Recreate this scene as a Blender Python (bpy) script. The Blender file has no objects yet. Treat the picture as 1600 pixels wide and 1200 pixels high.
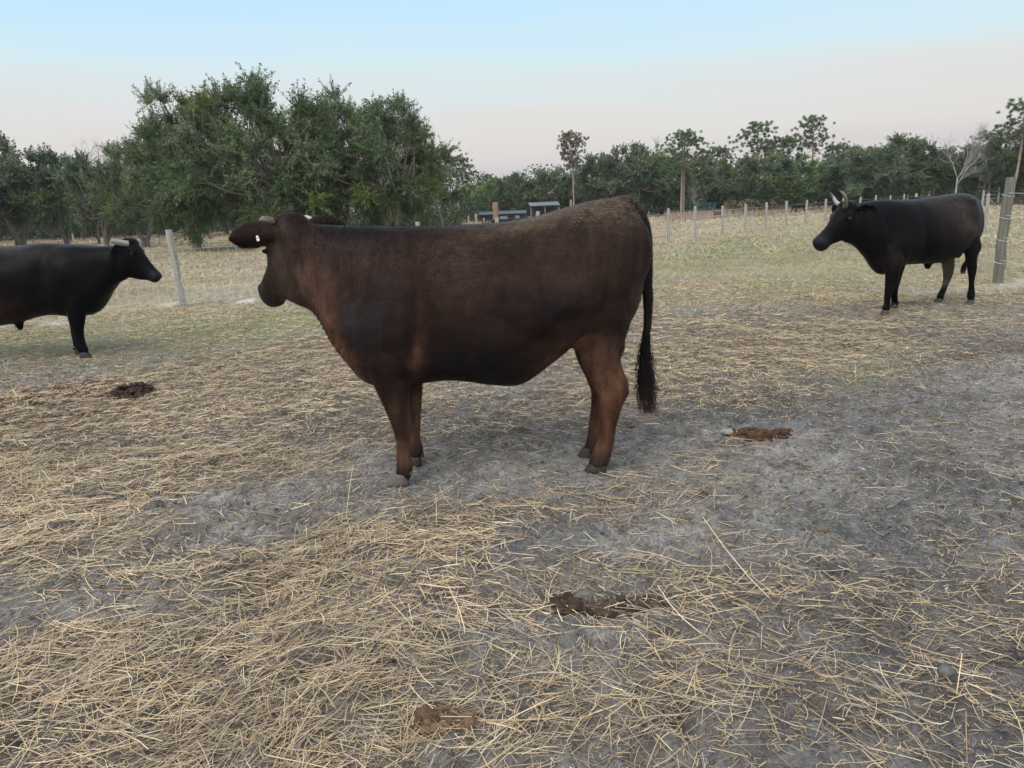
import bpy, math, random
import numpy as np
from mathutils import Matrix, Vector
random.seed(4); RNG = np.random.default_rng(11)
S = bpy.context.scene; C = S.collection
# ------------------------------------------------------------------ camera
CW, CH, CF, CAMH = 1600., 1200., 1180., 1.5
PITCH = math.atan(280/1180.); ROLL = math.atan(0.04)
FWD = np.array([0, math.cos(PITCH), -math.sin(PITCH)])
_R0 = np.array([1., 0, 0]); _U0 = np.array([0, math.sin(PITCH), math.cos(PITCH)])
RGT = _R0*math.cos(ROLL)-_U0*math.sin(ROLL); UPV = _U0*math.cos(ROLL)+_R0*math.sin(ROLL)
CAM = np.array([0., 0, CAMH])
cd = bpy.data.cameras.new('camera'); cam = bpy.data.objects.new('camera', cd); C.objects.link(cam)
cd.sensor_width = 36; cd.lens = 36*CF/CW; cd.clip_end = 6000; cd.clip_start = .05
cam.matrix_world = Matrix(((RGT[0], UPV[0], -FWD[0], 0), (RGT[1], UPV[1], -FWD[1], 0), (RGT[2], UPV[2], -FWD[2], CAMH), (0, 0, 0, 1)))
S.camera = cam
# ------------------------------------------------------------------ sky and light
SUN_EL, SUN_AZ = 48., 215.          # soft glow of the set sun's side of the sky, behind the camera to the left
w = bpy.data.worlds.new('World'); S.world = w; w.use_nodes = True
nt = w.node_tree; nt.nodes.clear()
def N(t, k, **kw):
    n = t.nodes.new(k)
    for a, b in kw.items(): setattr(n, a, b)
    return n
out = N(nt, 'ShaderNodeOutputWorld'); bg = N(nt, 'ShaderNodeBackground'); bg.inputs[1].default_value = 1.0
tc = N(nt, 'ShaderNodeTexCoord'); sep = N(nt, 'ShaderNodeSeparateXYZ'); nt.links.new(tc.outputs['Generated'], sep.inputs[0])
mp = N(nt, 'ShaderNodeMapping'); mp.inputs['Scale'].default_value = (1.2, 1.2, 14); nt.links.new(tc.outputs['Generated'], mp.inputs[0])
nz = N(nt, 'ShaderNodeTexNoise'); nz.inputs['Scale'].default_value = 1.6; nz.inputs['Detail'].default_value = 5; nz.inputs['Roughness'].default_value = .5
nt.links.new(mp.outputs[0], nz.inputs['Vector'])
ma = N(nt, 'ShaderNodeMath', operation='MULTIPLY_ADD'); ma.inputs[1].default_value = .10; ma.inputs[2].default_value = -.05
nt.links.new(nz.outputs[0], ma.inputs[0])
ad = N(nt, 'ShaderNodeMath', operation='ADD'); nt.links.new(sep.outputs[2], ad.inputs[0]); nt.links.new(ma.outputs[0], ad.inputs[1])
cr = N(nt, 'ShaderNodeValToRGB'); nt.links.new(ad.outputs[0], cr.inputs[0])
def lin(r, g, b): return tuple(((c/255.)/12.92 if c/255. < .04045 else ((c/255.+.055)/1.055)**2.4) for c in (r, g, b))+(1,)
stops = [(0.0, (168, 163, 176)), (.035, (184, 178, 180)), (.075, (199, 195, 191)), (.12, (199, 200, 198)), (.17, (191, 209, 214)), (.23, (176, 207, 226)), (.30, (163, 200, 230)), (.42, (196, 216, 234)), (.6, (228, 234, 240)), (1, (238, 241, 244))]
el = cr.color_ramp.elements
while len(el) < len(stops): el.new(.5)
for e_, (p_, c_) in zip(el, stops): e_.position = p_; e_.color = lin(*c_)
sky = N(nt, 'ShaderNodeTexSky', sky_type='NISHITA'); sky.sun_disc = False
sky.sun_elevation = math.radians(SUN_EL); sky.sun_rotation = math.radians(SUN_AZ)
skm = N(nt, 'ShaderNodeMix', data_type='RGBA', blend_type='ADD'); skm.inputs[0].default_value = 0.004
nt.links.new(cr.outputs[0], skm.inputs[6]); nt.links.new(sky.outputs[0], skm.inputs[7])
glow = N(nt, 'ShaderNodeMapRange'); glow.inputs[1].default_value = .1; glow.inputs[2].default_value = -.9; glow.inputs[3].default_value = 0; glow.inputs[4].default_value = 1   # afterglow on the sun's side, behind the camera
nt.links.new(sep.outputs[1], glow.inputs[0]); gm = N(nt, 'ShaderNodeMix', data_type='RGBA', blend_type='ADD'); gm.inputs[7].default_value = (.42, .34, .27, 1)
nt.links.new(glow.outputs[0], gm.inputs[0]); nt.links.new(skm.outputs[2], gm.inputs[6]); nt.links.new(gm.outputs[2], bg.inputs[0]); nt.links.new(bg.outputs[0], out.inputs[0])
sd = bpy.data.lights.new('sun', 'SUN'); sd.energy = 1.5; sd.angle = math.radians(34); sd.color = (1, .93, .85)
so = bpy.data.objects.new('sun', sd); C.objects.link(so)
_a, _e = math.radians(SUN_AZ), math.radians(SUN_EL)
so.rotation_euler = Vector((math.sin(_a)*math.cos(_e), math.cos(_a)*math.cos(_e), math.sin(_e))).to_track_quat('Z', 'Y').to_euler()
S.view_settings.view_transform = 'Standard'; S.view_settings.look = 'None'; S.view_settings.exposure = 0.37
S.render.engine = 'CYCLES'; S.cycles.max_bounces = 5; S.cycles.diffuse_bounces = 3
# ------------------------------------------------------------------ pixel helpers (photo pixels of 1600x1200)
def ray(x, y): return FWD+RGT*(x-CW/2)/CF-UPV*(y-CH/2)/CF
def gnd(x, y, z=0.):
    d = ray(x, y); t = (z-CAMH)/d[2]; return CAM+d*t
def hor(x): return 320-.04*(x-800)
def at(px, depth):                      # ground point in column px at world depth Y
    d = ray(px, hor(px)); return np.array([d[0]/d[1]*depth, depth, 0.])
def hgt(px, py, depth):
    d = ray(px, py); return CAMH+d[2]/d[1]*depth
def proj(P):
    v = P-CAM; z = v@FWD; z = np.where(np.abs(z) < 1e-6, 1e-6, z)
    return CW/2+CF*(v@RGT)/z, CH/2-CF*(v@UPV)/z, z
# ------------------------------------------------------------------ noise
_T = np.random.default_rng(5).random(65536).astype(np.float32)
def vn(P, seed=0):
    P = np.asarray(P, dtype=np.float64); i = np.floor(P).astype(np.int64); f = P-i; f = f*f*(3-2*f); r = 0
    for dx in (0, 1):
        for dy in (0, 1):
            if P.shape[1] == 2:
                h = ((i[:, 0]+dx)*73856093 ^ (i[:, 1]+dy)*19349663 ^ seed*8349271) & 0xffffffff
                h = (h ^ (h >> 13))*1274126177 & 0xffffffff; h = (h ^ (h >> 16)) & 65535
                r = r+_T[h]*(f[:, 0] if dx else 1-f[:, 0])*(f[:, 1] if dy else 1-f[:, 1]); continue
            for dz in (0, 1):
                h = ((i[:, 0]+dx)*73856093 ^ (i[:, 1]+dy)*19349663 ^ (i[:, 2]+dz)*83492791 ^ seed*8349271) & 0xffffffff
                h = (h ^ (h >> 13))*1274126177 & 0xffffffff; h = (h ^ (h >> 16)) & 65535
                r = r+_T[h]*(f[:, 0] if dx else 1-f[:, 0])*(f[:, 1] if dy else 1-f[:, 1])*(f[:, 2] if dz else 1-f[:, 2])
    return r
def fbm(P, sc, o=3, seed=0):
    r = 0; a = 1; s = 0
    for k in range(o): r = r+a*vn(np.asarray(P)/sc*(2**k), seed+k*17); s += a; a *= .5
    return r/s
def sst(x, a, b):
    t = np.clip((x-a)/(b-a), 0, 1); return t*t*(3-2*t)
# ------------------------------------------------------------------ mesh helpers
def mkmesh(name, V, Fs, col=None, smooth=False):
    V = np.asarray(V, dtype=np.float32).reshape(-1, 3)
    if isinstance(Fs, np.ndarray): Fs = [Fs]
    me = bpy.data.meshes.new(name); me.vertices.add(len(V)); me.vertices.foreach_set('co', V.ravel())
    li = np.concatenate([np.asarray(f, dtype=np.int32).ravel() for f in Fs])
    tot = np.concatenate([np.full(len(f), np.asarray(f).shape[1], dtype=np.int32) for f in Fs])
    st = np.concatenate([[0], np.cumsum(tot)[:-1]]).astype(np.int32)
    me.loops.add(len(li)); me.loops.foreach_set('vertex_index', li)
    me.polygons.add(len(tot)); me.polygons.foreach_set('loop_start', st); me.polygons.foreach_set('loop_total', tot)
    me.polygons.foreach_set('use_smooth', np.full(len(tot), smooth, dtype=bool))
    me.update(calc_edges=True)
    if col is not None: setcol(me, col)
    return me
def setcol(me, col, name='col'):
    col = np.asarray(col, dtype=np.float32)
    if col.shape[1] == 3: col = np.concatenate([col, np.ones((len(col), 1), np.float32)], 1)
    a = me.color_attributes.new(name, 'FLOAT_COLOR', 'POINT'); a.data.foreach_set('color', col.ravel())
def link(name, me, mat=None, parent=None):
    o = bpy.data.objects.new(name, me); C.objects.link(o)
    if mat and not me.materials: me.materials.append(mat)
    if parent: o.parent = parent
    return o
def tag(o, label=None, cat=None, group=None, kind=None):
    if label: o['label'] = label
    if cat: o['category'] = cat
    if group: o['group'] = group
    if kind: o['kind'] = kind
    return o
def empty(name, loc=(0, 0, 0), rz=0, M=None):
    o = bpy.data.objects.new(name, None); o.empty_display_size = .2; C.objects.link(o)
    if M is not None: o.matrix_world = M
    else: o.location = loc; o.rotation_euler = (0, 0, rz)
    return o
class G:                                # collects geometry
    def __init__(s): s.V = []; s.F = {3: [], 4: []}; s.c = []; s.n = 0
    def add(s, V, F, col=None):
        V = np.asarray(V, float).reshape(-1, 3)
        for f in (F if isinstance(F, list) else [F]):
            f = np.asarray(f, int)
            if len(f): s.F[f.shape[1]].append(f+s.n)
        s.V.append(V); s.n += len(V)
        if col is not None: s.c.append(np.broadcast_to(np.asarray(col, float), (len(V), 3)))
        return s
    def mesh(s, name, smooth=False):
        return mkmesh(name, np.concatenate(s.V), [np.concatenate(s.F[k]) for k in (3, 4) if s.F[k]], np.concatenate(s.c) if s.c else None, smooth)
    def obj(s, name, mat, parent=None, smooth=False): return link(name, s.mesh(name, smooth), mat, parent)
def cat(P, k):                          # Catmull-Rom resample of rows
    P = np.asarray(P, float); n = len(P); r = []
    Q = np.vstack([2*P[0]-P[1], P, 2*P[-1]-P[-2]])
    for i in range(n-1):
        a, b, c, d = Q[i:i+4]
        for j in range(k):
            t = j/k; r.append(.5*((2*b)+(c-a)*t+(2*a-5*b+4*c-d)*t*t+(3*b-a-3*c+d)*t**3))
    r.append(P[-1]); return np.array(r)
def loft(R):
    R = np.asarray(R); n, m = R.shape[:2]; V = R.reshape(-1, 3)
    i = np.arange(n-1)[:, None]*m; j = np.arange(m)[None]; jn = (j+1) % m
    F = np.stack([i+j, i+jn, i+m+jn, i+m+j], -1).reshape(-1, 4)
    V = np.vstack([V, R[0].mean(0), R[-1].mean(0)]); a, b = n*m, n*m+1
    jj = np.arange(m); T = np.vstack([np.stack([np.full(m, a), (jj+1) % m, jj], 1), np.stack([np.full(m, b), (n-1)*m+jj, (n-1)*m+(jj+1) % m], 1)])
    return V, [F, T]
def tube(P, r, m=12, ref=(0, 1, 0), rb=None):   # r across (ref x tangent), rb along ref
    P = np.asarray(P, float); r = np.broadcast_to(np.asarray(r, float), (len(P),)); rb = r if rb is None else np.broadcast_to(np.asarray(rb, float), (len(P),))
    T = np.gradient(P, axis=0); T /= np.linalg.norm(T, axis=1)[:, None]+1e-12; ref = np.asarray(ref, float)
    B = ref-(T@ref)[:, None]*T; B /= np.linalg.norm(B, axis=1)[:, None]+1e-12; A = np.cross(B, T)
    th = np.linspace(0, 2*np.pi, m, endpoint=False)
    return loft(P[:, None]+A[:, None]*(r[:, None]*np.cos(th))[..., None]+B[:, None]*(rb[:, None]*np.sin(th))[..., None])
def box(c, s, R=None):
    c = np.asarray(c, float); s = np.asarray(s, float)/2
    V = np.array([[x, y, z] for x in (-1, 1) for y in (-1, 1) for z in (-1, 1)])*s
    if R is not None: V = V@np.asarray(R).T
    return V+c, np.array([[0, 1, 3, 2], [4, 6, 7, 5], [0, 4, 5, 1], [2, 3, 7, 6], [0, 2, 6, 4], [1, 5, 7, 3]])
def ball(c, r, m=16, R=None):
    ph = np.linspace(.12, np.pi-.12, m//2+1); th = np.linspace(0, 2*np.pi, m, endpoint=False)
    V = np.stack([np.sin(ph)[:, None]*np.cos(th), np.sin(ph)[:, None]*np.sin(th), np.cos(ph)[:, None]+0*th], -1)*np.asarray(r, float)
    if R is not None: V = V@np.asarray(R, float).T
    return loft(V+np.asarray(c, float))
# ------------------------------------------------------------------ materials
def mat(name, col=(.5, .5, .5), rough=.9, attr=None, nscale=None, namt=.3, bump=None, bscale=60, sheen=0, spec=.3, metal=0, stretch=None, trans=0, bdist=.01):
    m = bpy.data.materials.new(name); m.use_nodes = True; t = m.node_tree; b = t.nodes['Principled BSDF']
    b.inputs['Roughness'].default_value = rough; b.inputs['Specular IOR Level'].default_value = spec; b.inputs['Metallic'].default_value = metal
    if sheen: b.inputs['Sheen Weight'].default_value = sheen; b.inputs['Sheen Roughness'].default_value = .45
    if attr: a = N(t, 'ShaderNodeAttribute', attribute_name=attr); src = a.outputs['Color']
    else: a = N(t, 'ShaderNodeRGB'); a.outputs[0].default_value = tuple(col)+(1,); src = a.outputs[0]
    co = N(t, 'ShaderNodeTexCoord').outputs['Object']
    if stretch: q = N(t, 'ShaderNodeMapping'); q.inputs['Scale'].default_value = stretch; t.links.new(co, q.inputs[0]); co = q.outputs[0]
    if nscale:
        n = N(t, 'ShaderNodeTexNoise'); n.inputs['Scale'].default_value = nscale; n.inputs['Detail'].default_value = 6; n.inputs['Roughness'].default_value = .65
        t.links.new(co, n.inputs['Vector']); r = N(t, 'ShaderNodeMapRange'); t.links.new(n.outputs[0], r.inputs[0])
        r.inputs[1].default_value = .25; r.inputs[2].default_value = .75; r.inputs[3].default_value = 1-namt; r.inputs[4].default_value = 1+namt
        x = N(t, 'ShaderNodeVectorMath', operation='SCALE'); t.links.new(src, x.inputs[0]); t.links.new(r.outputs[0], x.inputs['Scale']); src = x.outputs[0]
    t.links.new(src, b.inputs['Base Color'])
    if bump:
        n = N(t, 'ShaderNodeTexNoise'); n.inputs['Scale'].default_value = bscale; n.inputs['Detail'].default_value = 7; n.inputs['Roughness'].default_value = .65; t.links.new(co, n.inputs['Vector'])
        u = N(t, 'ShaderNodeBump'); u.inputs['Strength'].default_value = bump; u.inputs['Distance'].default_value = bdist; t.links.new(n.outputs[0], u.inputs['Height']); t.links.new(u.outputs[0], b.inputs['Normal'])
    if trans:
        tr = N(t, 'ShaderNodeBsdfTranslucent'); mx = N(t, 'ShaderNodeMixShader'); mx.inputs[0].default_value = trans
        t.links.new(src, tr.inputs[0]); t.links.new(b.outputs[0], mx.inputs[1]); t.links.new(tr.outputs[0], mx.inputs[2]); t.links.new(mx.outputs[0], t.nodes['Material Output'].inputs[0])
    return m
M_coat = mat('coat', attr='col', rough=.34, nscale=13, namt=.42, bump=.6, bscale=140, stretch=(.22, 1, 1), spec=.06, bdist=.004)
M_hair = mat('hair', attr='col', rough=.4, spec=.035)
M_hoof = mat('hoof', (.12, .105, .09), rough=.6, nscale=40, namt=.4, bump=.3, bscale=50)
M_horn = mat('horn', attr='col', rough=.42, nscale=30, namt=.25, bump=.2, bscale=60, spec=.4)
M_eye = mat('eye', (.006, .005, .005), rough=.3, spec=.3)
M_tag = mat('tag_plastic', (.75, .72, .55), rough=.4)
M_straw = mat('straw', attr='col', rough=.75, spec=.25, trans=.12)
M_leaf = mat('foliage', attr='col', rough=.65, spec=.2, trans=.22)
M_bark = mat('bark', (.17, .15, .13), rough=.95, nscale=6, namt=.45, bump=.6, bscale=18, stretch=(1, 1, .25), bdist=.03)
M_pbark = mat('pine_bark', (.27, .21, .17), rough=.95, nscale=5, namt=.4, bump=.5, bscale=14, stretch=(1, 1, .4), bdist=.03)
M_gbark = mat('dead_bark', (.27, .26, .25), rough=.95, nscale=6, namt=.3)
M_post = mat('weathered_wood', (.30, .295, .27), rough=.92, nscale=7, namt=.4, bump=.6, bscale=34, stretch=(3, 3, .22), bdist=.01)
M_post2 = mat('old_timber', (.155, .155, .13), rough=.95, nscale=7, namt=.55, bump=.8, bscale=22, stretch=(3, 3, .16), bdist=.02)
M_rot = mat('brown_timber', (.28, .19, .13), rough=.95, nscale=7, namt=.5, bump=.7, bscale=20, stretch=(3, 3, .2), bdist=.02)
M_wire = mat('galvanised_wire', (.62, .63, .62), rough=.5)
M_dung = mat('dung', attr='col', rough=.95, nscale=30, namt=.5, bump=.8, bscale=60, bdist=.01)
M_gate = mat('galvanised_pipe', (.6, .62, .62), rough=.45, metal=.3)
M_tin = mat('tin_roof', (.17, .20, .23), rough=.85, nscale=2, namt=.3)
M_dtin = mat('grey_roof', (.07, .09, .11), rough=.9, nscale=2, namt=.2)
M_siding = mat('siding', (.05, .055, .06), rough=.8, nscale=3, namt=.2)
M_teal = mat('teal_metal', (.05, .22, .24), rough=.5, nscale=3, namt=.2)
M_glass = mat('glass', (.35, .42, .48), rough=.1, spec=.8)
M_paint = mat('white_paint', (.5, .5, .49), rough=.4)
M_rubber = mat('rubber', (.02, .02, .02), rough=.8)
# ------------------------------------------------------------------ ground height and cover maps
def cover(X, Y):
    """straw, green, bare-dark and pale-sand cover at ground points (patches of real material on the ground)"""
    P = np.stack([X, Y, 0*X], 1); px, py, z = proj(P); d = np.maximum(Y, .1)
    def blobs(L):
        r = np.zeros(len(X))
        for cx, cy, sx, sy, a in L:
            u = (px-cx)+0.0; v = (py-cy)+.13*u
            r += a*np.exp(-(u/sx)**2-(v/sy)**2)
        return np.where(z > .2, r, 0)
    s = .25+.85*blobs([(130, 700, 330, 110, 1.), (60, 850, 260, 60, .5), (60, 1080, 330, 150, .75), (380, 1120, 330, 90, .9), (560, 850, 230, 70, .7), (420, 920, 130, 50, .6),
        (700, 960, 230, 60, .5), (720, 1130, 260, 80, .6), (1000, 1130, 200, 80, .42), (480, 1020, 240, 70, .6), (1130, 950, 140, 50, .28), (1240, 1080, 200, 80, .3), (1500, 1080, 150, 80, .32),
        (1560, 940, 80, 50, .4), (1020, 765, 130, 40, .45), (780, 820, 120, 30, .3), (1180, 555, 330, 60, .95), (1000, 470, 500, 40, .5), (420, 600, 260, 60, .8), (760, 640, 260, 50, .2), (900, 900, 120, 40, .3),
        (330, 835, 170, 22, -.7), (130, 950, 200, 24, -.6), (560, 955, 120, 18, -.5), (560, 760, 200, 45, -.45), (900, 700, 260, 60, -.3), (1350, 760, 260, 110, -.4), (1480, 640, 200, 60, -.35), (950, 850, 130, 30, -.4)])
    far = sst(d, 7.5, 12)
    s = s*(1-far)+far*.75
    n1 = .55*fbm(P[:, :2], .55, 4, 3)+.45*fbm(P[:, :2]*[1, 1.3], .2, 3, 4); n2 = fbm(P[:, :2]*[1, 2.2], 1.6, 3, 9)
    s = np.clip(s+(n1-.5)*1.7*(1-.5*far)+(n2-.5)*.5, 0, 1)
    g = blobs([(380, 515, 260, 28, .85), (60, 530, 160, 26, .7), (60, 735, 70, 16, .4), (230, 545, 160, 18, .3), (1150, 395, 260, 22, .6), (1400, 560, 120, 22, .25), (1350, 590, 60, 25, .4), (1300, 440, 220, 20, .45), (1560, 440, 120, 30, .3), (1470, 700, 60, 22, .3), (1420, 400, 300, 30, .3)])
    g = np.clip(.9*g*(.35+1.3*fbm(P[:, :2], .9, 3, 31))+sst(fbm(P[:, :2], 2.6, 3, 41), .55, .75)*.2*far, 0, 1)
    b = blobs([(60, 622, 170, 14, 1.5), (1530, 553, 120, 10, .7), (100, 655, 150, 12, .8), (1380, 378, 80, 5, .5), (1450, 470, 100, 6, .4), (1180, 683, 60, 10, .4), (240, 345, 900, 18, 0)])
    b = np.clip(b*(.4+1.2*fbm(P[:, :2], .35, 3, 51)), 0, 1)
    w_ = blobs([(384, 470, 14, 2.5, 1.5), (262, 476, 22, 3, .8), (85, 506, 30, 4, .8), (20, 500, 30, 4, .6), (1575, 445, 40, 7, .5), (1490, 452, 60, 5, .3), (1380, 500, 0.1, 1, 0)])
    w_ = np.clip(w_*(.3+1.5*fbm(P[:, :2], .4, 3, 61)), 0, 1)
    return s, g, b, w_
PITS = []
for _ in range(260):
    _x, _y = random.uniform(-5, 6), random.uniform(1.2, 9); PITS.append((_x, _y, random.uniform(.05, .09), random.uniform(.012, .045)))
HOOFS = np.array([gnd(*q)[:2] for q in ((625, 757), (649, 719), (934, 738), (920, 720), (1382, 492), (1397, 485.5), (1515, 476), (1465, 476), (133, 560), (124, 548))])
def gh(X, Y):
    X = np.atleast_1d(np.asarray(X, float)); Y = np.atleast_1d(np.asarray(Y, float)); P = np.stack([X, Y], 1); d = np.hypot(X, Y)
    h = (fbm(P, 1.3, 3, 1)-.5)*.07
    nr = 1-sst(d, 9, 22)
    h += nr*((fbm(P, .28, 3, 2)-.5)*.06+(np.abs(fbm(P, .13, 3, 6)-.5))*.11+(fbm(P, .05, 2, 7)-.5)*.03)
    h -= .014*nr
    for x, y, r, a in PITS:
        q = (X-x)**2+(Y-y)**2; m = q < 9*r*r
        if m.any():
            qq = q[m]/(r*r); h[m] += a*(-np.exp(-qq*1.2)+.45*np.exp(-(np.sqrt(qq)-1.4)**2*6))
    for x, y in HOOFS:
        q = (X-x)**2+(Y-y)**2; h = h*(1-.92*np.exp(-q/.028))
    return h
def ground():
    ang = np.concatenate([np.linspace(-180, -44, 36)[:-1], np.linspace(-44, 44, 640), np.linspace(44, 180, 36)[1:-1]])
    rad = np.concatenate([np.geomspace(.15, 1.4, 14)[:-1], np.geomspace(1.4, 14, 400)[:-1], np.geomspace(14, 3500, 200)])
    A, R = np.meshgrid(np.radians(ang), rad); X = (R*np.sin(A)).ravel(); Y = (R*np.cos(A)).ravel()
    Z = gh(X, Y); V = np.stack([X, Y, Z], 1); n, m = R.shape
    V = np.vstack([V, [0, 0, Z[0]]])
    i = np.arange(n-1)[:, None]*m; j = np.arange(m)[None]; jn = (j+1) % m
    Fq = np.stack([i+j, i+m+j, i+m+jn, i+jn], -1).reshape(-1, 4); jj = np.arange(m)
    Ft = np.stack([np.full(m, n*m), jj, (jj+1) % m], 1)
    X, Y = V[:, 0], V[:, 1]; s, g, b, wt = cover(X, Y); P = V[:, :2]; d = np.hypot(X, Y)
    n1 = fbm(P, .09, 3, 71)[:, None]; n2 = fbm(P, .6, 3, 72)[:, None]
    n4 = fbm(P, .035, 2, 74)[:, None]; n5 = sst(fbm(P, 1.1, 4, 75), .36, .62)[:, None]; dirt = np.array([.145, .146, .150])*(1-n5)+np.array([.235, .232, .228])*n5; dirt = dirt*(.8+.4*n2)
    dirt = dirt*(.15+.9*n1+.8*n4)
    litter = np.array([.135, .115, .095])*(.6+.8*n1)
    far = sst(d, 8, 16)[:, None]
    hay = (np.array([.44, .375, .25])*(1-n2)+np.array([.33, .275, .19])*n2)*(.65+.7*n1)
    litter = litter*(1-far)+hay*far
    s3 = (s*.8)[:, None]; col = dirt*(1-s3)+litter*s3
    red = np.clip(sst(fbm(P*[1, 3], 4., 3, 77), .55, .7), 0, 1)[:, None]*far*.45
    col = col*(1-red)+np.array([.25, .175, .125])*red
    g3 = (g*.6)[:, None]; col = col*(1-g3)+np.array([.25, .27, .14])*g3
    b3 = b[:, None]; col = col*(1-b3)+np.array([.085, .055, .04])*b3
    w3 = np.clip(wt*1.1, 0, 1)[:, None]; col = col*(1-w3)+np.array([.60, .60, .58])*w3
    me = mkmesh('ground', V, [Ft, Fq], col, True)
    m_ = mat('pasture_ground', attr='col', rough=.97, nscale=60, namt=.62, bump=1., bscale=38, bdist=.035, spec=.1)
    tag(link('ground', me, m_), kind='structure')
# ------------------------------------------------------------------ straw and grass
def strands(n, X, Y, ang, L, W, rise, bend, col, stations=4, z0=None, up=None):
    """flat bent ribbons lying on (or rising from) the ground"""
    t = np.linspace(0, 1, stations)
    dx, dy = np.cos(ang), np.sin(ang); nx, ny = -dy, dx
    u = (t-.5)[None] if up is None else t[None]
    b = bend[:, None]*((t-.5)**2)[None]*L[:, None]*1.6
    if up is None:
        Px = X[:, None]+dx[:, None]*u*L[:, None]+nx[:, None]*b; Py = Y[:, None]+dy[:, None]*u*L[:, None]+ny[:, None]*b
        Z = gh(Px.ravel(), Py.ravel()).reshape(Px.shape)
        zm = np.maximum(Z.mean(1), Z[:, 1:-1].max(1)-.004)[:, None]; Z = zm*.9+Z*.1
        Pz = Z+z0[:, None]+rise[:, None]*u*L[:, None]
    else:
        h = np.sin(up)[:, None]*L[:, None]*(t-.25*t*t)[None]; r = np.cos(up)[:, None]*L[:, None]*(t**1.4)[None]
        Px = X[:, None]+dx[:, None]*r+nx[:, None]*b; Py = Y[:, None]+dy[:, None]*r+ny[:, None]*b
        Pz = gh(X, Y)[:, None]+h+z0[:, None]
    Wt = W[:, None]*(1-.25*np.abs(2*t-1)**3)[None] if up is None else W[:, None]*(1-.85*t**1.5)[None]
    ax = nx[:, None]*Wt/2; ay = ny[:, None]*Wt/2
    if up is not None:                  # blades turn a random face
        ra = RNG.uniform(0, np.pi, n); ax = np.cos(ra)[:, None]*Wt/2; ay = np.sin(ra)[:, None]*Wt/2
    tl = RNG.uniform(-.5, .5, n)[:, None]*Wt*.6
    A = np.stack([Px-ax, Py-ay, Pz-tl], -1); B = np.stack([Px+ax, Py+ay, Pz+tl], -1)
    V = np.stack([A, B], 2).reshape(-1, 3); k = 2*stations
    q = np.array([[2*i, 2*i+1, 2*i+3, 2*i+2] for i in range(stations-1)])
    F = (np.arange(n)[:, None, None]*k+q[None]).reshape(-1, 4)
    return V, F, np.repeat(col, k, 0)
def straw_cols(n, g=None):
    pal = np.array([[.60, .47, .295], [.74, .62, .42], [.48, .365, .23], [.34, .25, .18], [.54, .48, .39], [.25, .205, .165], [.50, .36, .25]])
    c = pal[RNG.choice(7, n, p=[.27, .2, .17, .1, .12, .08, .06])]*RNG.uniform(.75, 1.15, n)[:, None]
    return c
def sample_fan(n, d0, d1, half=.74):
    Y = np.sqrt(RNG.uniform(d0*d0, d1*d1, n)); X = RNG.uniform(-1, 1, n)*half*Y; return X, Y
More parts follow.
